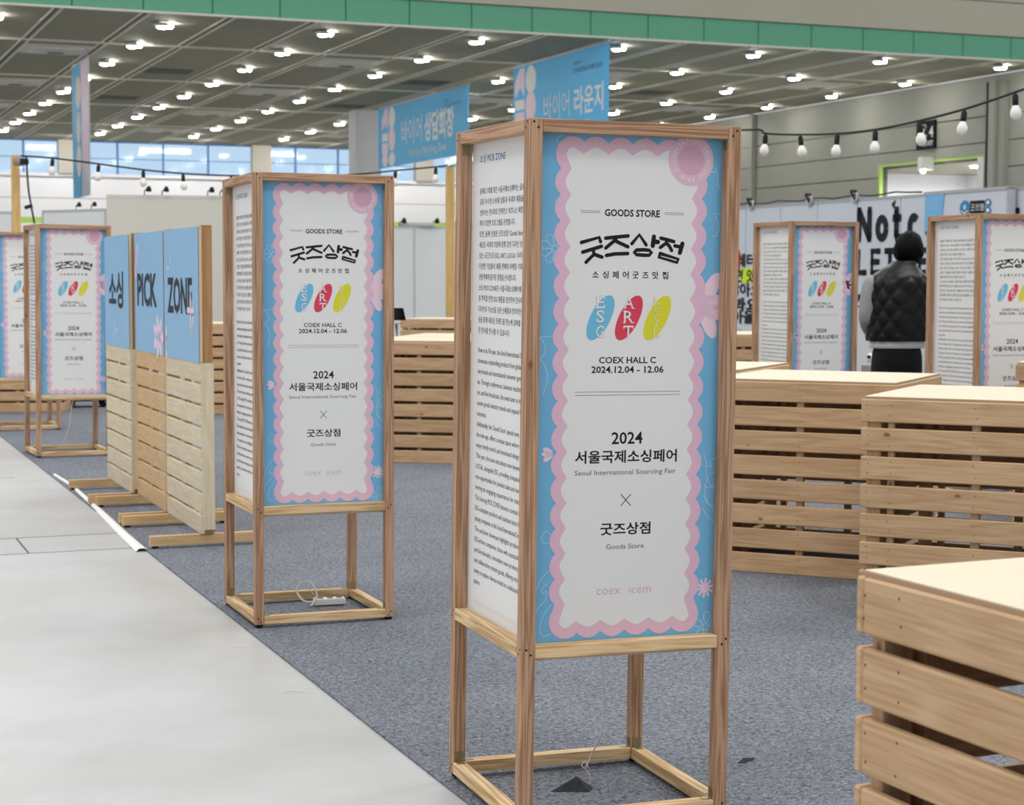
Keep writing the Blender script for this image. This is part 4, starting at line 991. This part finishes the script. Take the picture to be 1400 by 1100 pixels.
def f1_(S, L, H):
    logo_big(S, L * .05, -H * .03, L * .16, H * .94)
    S.text('바이어', L * .29, -H * .66, M_board, 1, h=H * .37, x1=L * .52, bold=-.005, cap=.80); S.text('상담회장', L * .55, -H * .66, M_board, 1, h=H * .37, x1=L * .86, bold=.03, cap=.80)
    S.text('Business Matching Zone', L * .38, -H * .88, M_board, 1, h=H * .11, x1=L * .78)
    S.text('Seoul Int’l', L * .76, -H * .17, M_navy, 1, h=H * .04); S.text('SOURCING FAIR 2024', L * .76, -H * .25, M_navy, 1, h=H * .05, x1=L * .93)
def f2_(S, L, H):
    logo_big(S, L * .02, -H * .04, L * .24, H * .92)
    S.text('바이어', L * .35, -H * .74, M_board, 1, h=H * .28, x1=L * .62, bold=-.005, cap=.80); S.text('라운지', L * .67, -H * .74, M_board, 1, h=H * .28, x1=L * .955, bold=.015, cap=.80)
    S.text('Buyer Lounge', L * .48, -H * .92, M_board, 1, h=H * .11, x1=L * .82)
    S.text('Seoul Int’l', L * .66, -H * .17, M_navy, 1, h=H * .04); S.text('SOURCING FAIR 2024', L * .66, -H * .27, M_navy, 1, h=H * .06, x1=L * .94)
banner('hanging_banner', 517, 640, (150, 114), 2.65, 'blue hanging banner with Korean words, Business Matching Zone, left of the nearest stand', f1_)
banner('hanging_banner', 702, 832, (88, 61), 2.75, 'blue hanging banner partly hidden by the top of the nearest stand', f2_)
u3 = atz(110, 84, Zc - .3)
uu = u3.dot(HU); A3 = atp(98, 80, HU * uu, HU); B3 = atp(120, 78, HU * uu, HU); v0, v1 = A3.dot(HV), B3.dot(HV)
if v0 - v1 > 8: v1 = v0 - 8
t = thing('hanging_banner', hall(uu, v0, Zc - .3), HA - PI / 2, 'narrow tall blue and white banner hanging at the far left, seen edge on', 'banner'); L3 = v0 - v1; H3 = 4.55
boxes('banner_sheet', [(0, 0, -H3, L3, .04, 0)], M_bootht, t); mesh_obj('top_tube', tube_mesh([[(0, .02, 0), (L3 / 2, .02, 0), (L3, .02, 0)]], .05, M_alu), t)
for x in (.2, L3 - .2): mesh_obj('hanger', tube_mesh([[(x, .02, 0), (x, .02, .30)]], .02, M_alu), t)
S = Sheet(.004); S.rect(0, -H3, L3 * .55, -.02, M_banner, 1)
for z, w_ in ((-1.0, .5), (-2.2, .42), (-3.3, .5)): S.ellipse(L3 * .40, z, .55, L3 * .16 * w_ * 2, PI / 2, M_board, 2)
S.poly([(L3 * .55, -.02), (L3, -.02), (L3, -H3 * .9), (L3 * .62, -H3 * .75)], M_pinkl, 1)
S.obj('banner_print', t, frame3((0, -.004, 0), (1, 0, 0), (0, 0, 1)))

# ================================================================== PERSON
PX, PY = 2.745, 12.92
per = thing('person', (PX, PY, 0), .10, 'person seen from behind in a black quilted vest, grey sleeves and black trousers', 'person')
M_skin = flat('skin', lin(206, 164, 140), .5); M_hair = flat('black_hair', lin(6, 6, 7), .55, spec=.08, noise=.3, scale=40, bump=.5)
M_vest = flat('black_quilted_nylon', lin(9, 10, 14), .40, spec=.30); M_sleeve = flat('grey_sweatshirt', lin(150, 150, 152), .85, noise=.08, scale=20, bump=.3)
M_trs = flat('black_trousers', lin(14, 14, 16), .8); M_shirt = flat('pale_grey_shirt', lin(196, 198, 200), .8); M_shoe = flat('dark_shoe', lin(30, 30, 32), .5)
def skin_mesh(name, verts, edges, radii, mat, parent, root=0, sub=2, remesh=None, extra=None):
    me = bpy.data.meshes.new(name); me.from_pydata([Vector(v) for v in verts], edges, []); o = bpy.data.objects.new(name, me); C.objects.link(o)
    sk = o.modifiers.new('skin', 'SKIN'); ss = o.modifiers.new('sub', 'SUBSURF'); ss.levels = sub
    for i, r in enumerate(radii):
        r = r if isinstance(r, tuple) else (r, r); me.skin_vertices[0].data[i].radius = r
        me.skin_vertices[0].data[i].use_root = (i == root)
    dg = bpy.context.evaluated_depsgraph_get(); m2 = bpy.data.meshes.new_from_object(o.evaluated_get(dg)); bpy.data.objects.remove(o); bpy.data.meshes.remove(me)
    if extra:
        bm = bmesh.new(); bm.from_mesh(m2); extra(bm); bm.to_mesh(m2); bm.free()
    if remesh:
        o = bpy.data.objects.new('r', m2); C.objects.link(o); rm = o.modifiers.new('r', 'REMESH'); rm.mode = 'VOXEL'; rm.voxel_size = remesh
        sm_ = o.modifiers.new('s', 'SMOOTH'); sm_.iterations = 3
        dg = bpy.context.evaluated_depsgraph_get(); m3 = bpy.data.meshes.new_from_object(o.evaluated_get(dg)); bpy.data.objects.remove(o); m2 = m3
    m2.materials.clear(); m2.materials.append(mat); smooth(m2)
    return mesh_obj(name, m2, parent)
# skeleton (x right, y away from the camera = the way the person faces, z up)
HEAD = Vector((.095, .06, 1.635)); 
V = [(0, 0, .95), (0, -.01, 1.10), (0, -.01, 1.27), (0, .0, 1.44), (.035, .02, 1.50), (.07, .04, 1.56),
     (-.17, 0, 1.46), (-.225, -.01, 1.17), (-.11, .20, 1.04), (-.05, .24, 1.03),
     (.17, 0, 1.46), (.235, -.01, 1.17), (.12, .20, 1.06), (.06, .25, 1.06),
     (-.10, 0, .88), (-.115, .01, .48), (-.12, -.01, .08), (-.12, .10, .045),
     (.10, 0, .88), (.115, .02, .48), (.12, .02, .08), (.12, .13, .045)]
E = [(0, 1), (1, 2), (2, 3), (3, 4), (4, 5), (3, 6), (6, 7), (7, 8), (8, 9), (3, 10), (10, 11), (11, 12), (12, 13), (0, 14), (14, 15), (15, 16), (16, 17), (0, 18), (18, 19), (19, 20), (20, 21)]
Rr = [(.14, .10), (.125, .095), (.145, .105), (.11, .09), .052, .050, .062, .045, .034, .03, .062, .045, .034, .03, .085, .055, .04, .035, .085, .055, .04, .035]
# fingers
def hand(base, side):
    global V, E, Rr
    b = Vector(V[base]); n0 = base
    for k, (dx, ln) in enumerate(((-.030, .075), (-.010, .085), (.010, .080), (.028, .062))):
        V += [tuple(b + Vector((dx * .8, .04, -.03))), tuple(b + Vector((dx, .04 + ln * .55, -.05))), tuple(b + Vector((dx, .04 + ln * .8, -.08)))]; i = len(V); E += [(n0, i - 3), (i - 3, i - 2), (i - 2, i - 1)]; Rr += [.011, .009, .008]
    V += [tuple(b + Vector((-side * .035, .02, .0))), tuple(b + Vector((-side * .05, .055, -.01)))]; i = len(V); E += [(n0, i - 2), (i - 2, i - 1)]; Rr += [.012, .010]
hand(9, -1); hand(13, 1)
def head_geo(bm):
    # head turned to the right and bowed a little; face on the far side
    mt = Matrix.Translation(HEAD) @ Matrix.Rotation(-.55, 4, 'Z') @ Matrix.Rotation(-.30, 4, 'X')
    bmesh.ops.create_uvsphere(bm, u_segments=24, v_segments=16, radius=1, matrix=mt @ Matrix.Diagonal((.076, .092, .115, 1)))
    bmesh.ops.create_uvsphere(bm, u_segments=16, v_segments=10, radius=1, matrix=mt @ Matrix.Translation((0, .035, -.055)) @ Matrix.Diagonal((.055, .055, .060, 1)))     # jaw
    bmesh.ops.create_cone(bm, cap_ends=True, segments=8, radius1=.018, radius2=.006, depth=.055, matrix=mt @ Matrix.Translation((0, .098, -.012)) @ Matrix.Rotation(.25, 4, 'X'))   # nose
    bmesh.ops.create_uvsphere(bm, u_segments=12, v_segments=8, radius=1, matrix=mt @ Matrix.Translation((0, .078, -.055)) @ Matrix.Diagonal((.025, .016, .010, 1)))   # lips
    for s in (-1, 1): bmesh.ops.create_uvsphere(bm, u_segments=12, v_segments=8, radius=1, matrix=mt @ Matrix.Translation((s * .078, .0, -.015)) @ Matrix.Diagonal((.012, .020, .034, 1)))
body = skin_mesh('body', V, E, Rr, M_skin, per, 0, 1, .009, head_geo)
mt = Matrix.Translation(HEAD) @ Matrix.Rotation(-.55, 4, 'Z') @ Matrix.Rotation(-.30, 4, 'X')
for s in (-1, 1):
    o = mesh_obj('eye', lathe([(.002, -.006), (.011, -.003), (.011, .003), (.002, .006)], M_black, 10), per); o.matrix_local = mt @ Matrix.Translation((s * .030, .083, .008)) @ Matrix.Rotation(PI / 2, 4, 'X')
# hair: cap over the crown and nape, open over the face
bm = bmesh.new(); bmesh.ops.create_uvsphere(bm, u_segments=32, v_segments=22, radius=1)
rs = random.Random(5)
for v in list(bm.verts):
    if v.co.y > .35 and v.co.z < .42: v.co.y = .35 + (v.co.y - .35) * .12        # fringe line
    k = 1 + .035 * math.sin(v.co.x * 17 + v.co.z * 5) + .02 * rs.random()
    z = v.co.z
    v.co = Vector((v.co.x * .106 * k, v.co.y * .118 * k - .008, z * (.138 if z > 0 else .112) * k + .014))
bm.transform(mt); me = bpy.data.meshes.new('hair'); bm.to_mesh(me); bm.free(); me.materials.append(M_hair); smooth(me); mesh_obj('hair', me, per)
# quilted vest: stacked elliptic rings with a diamond quilt
def ringsurf(name, rows, mat, parent, quilt=0, nu=96, y0=0, close=True):
    bm = bmesh.new(); g = []; nz = len(rows)
    for (z, a, b, cx, cy) in rows:
        row = []
        for i in range(nu):
            th = 2 * PI * i / nu; q = 0
            if quilt:
                sarc = th * .20; p1_, p2_ = (sarc / .115 + z / .155) % 1, (sarc / .115 - z / .155) % 1
                q = quilt * max(0, min(1, (1.50 - z) / .05)) * (min(1, 3.2 * min(p1_, 1 - p1_)) * min(1, 3.2 * min(p2_, 1 - p2_))) ** .5
            c_, s_ = math.cos(th), math.sin(th)
            c_ = math.copysign(abs(c_) ** .8, c_); s_ = math.copysign(abs(s_) ** .8, s_)
            row.append(bm.verts.new((cx + (a + q) * c_, cy + (b + q) * s_, z)))
        g.append(row)
    for j in range(nz - 1):
        for i in range(nu): bm.faces.new((g[j][i], g[j][(i + 1) % nu], g[j + 1][(i + 1) % nu], g[j + 1][i]))
    if close: bm.faces.new(g[-1]); bm.faces.new(g[0][::-1])
    me = bpy.data.meshes.new(name); bm.to_mesh(me); bm.free(); me.materials.append(mat); smooth(me); return mesh_obj(name, me, parent)
def prof(keys, n):
    out = []
    for i in range(n + 1):
        z = keys[0][0] + (keys[-1][0] - keys[0][0]) * i / n
        for a, b in zip(keys[:-1], keys[1:]):
            if a[0] <= z <= b[0] + 1e-9:
                t = (z - a[0]) / (b[0] - a[0]); t = t * t * (3 - 2 * t) if False else t; out.append((z,) + tuple(a[k] + (b[k] - a[k]) * t for k in range(1, 5))); break
    return out
ringsurf('vest', prof([(1.005, .205, .135, 0, 0), (1.04, .212, .145, 0, 0), (1.15, .205, .145, 0, -.005), (1.30, .210, .145, 0, -.005), (1.42, .208, .138, 0, 0), (1.47, .188, .122, .006, .005), (1.515, .138, .098, .018, .012), (1.545, .100, .085, .035, .02), (1.575, .078, .078, .055, .03)], 90), M_vest, per, .014)
ringsurf('shirt_tail', prof([(.955, .192, .118, .0, 0), (.975, .198, .126, .0, 0), (1.02, .190, .122, 0, 0)], 8), M_shirt, per)
skin_mesh('trousers', [(0, 0, 1.05), (0, 0, .90), (-.095, 0, .82), (-.11, .01, .47), (-.12, -.005, .09), (.095, 0, .82), (.11, .02, .47), (.12, .02, .09)], [(0, 1), (1, 2), (2, 3), (3, 4), (1, 5), (5, 6), (6, 7)], [(.170, .125), (.165, .125), .105, .085, .070, .105, .085, .070], M_trs, per, 0, 2)
for s, hx in ((-1, -.17), (1, .17)):
    skin_mesh('sleeve', [(s * .150, 0, 1.46), (s * .195, 0, 1.40), (s * .232, -.015, 1.17), (s * .185, .10, 1.10), (s * .12, .19, 1.045)], [(0, 1), (1, 2), (2, 3), (3, 4)], [.075, .076, .062, .054, .045], M_sleeve, per, 0, 2)
    boxes_ = skin_mesh('shoe', [(s * .12, -.04 + (.02 if s > 0 else 0), .05), (s * .12, .06 + (.02 if s > 0 else 0), .05), (s * .12, .17 + (.02 if s > 0 else 0), .038)], [(0, 1), (1, 2)], [(.045, .05), (.048, .048), (.042, .034)], M_shoe, per, 0, 2)
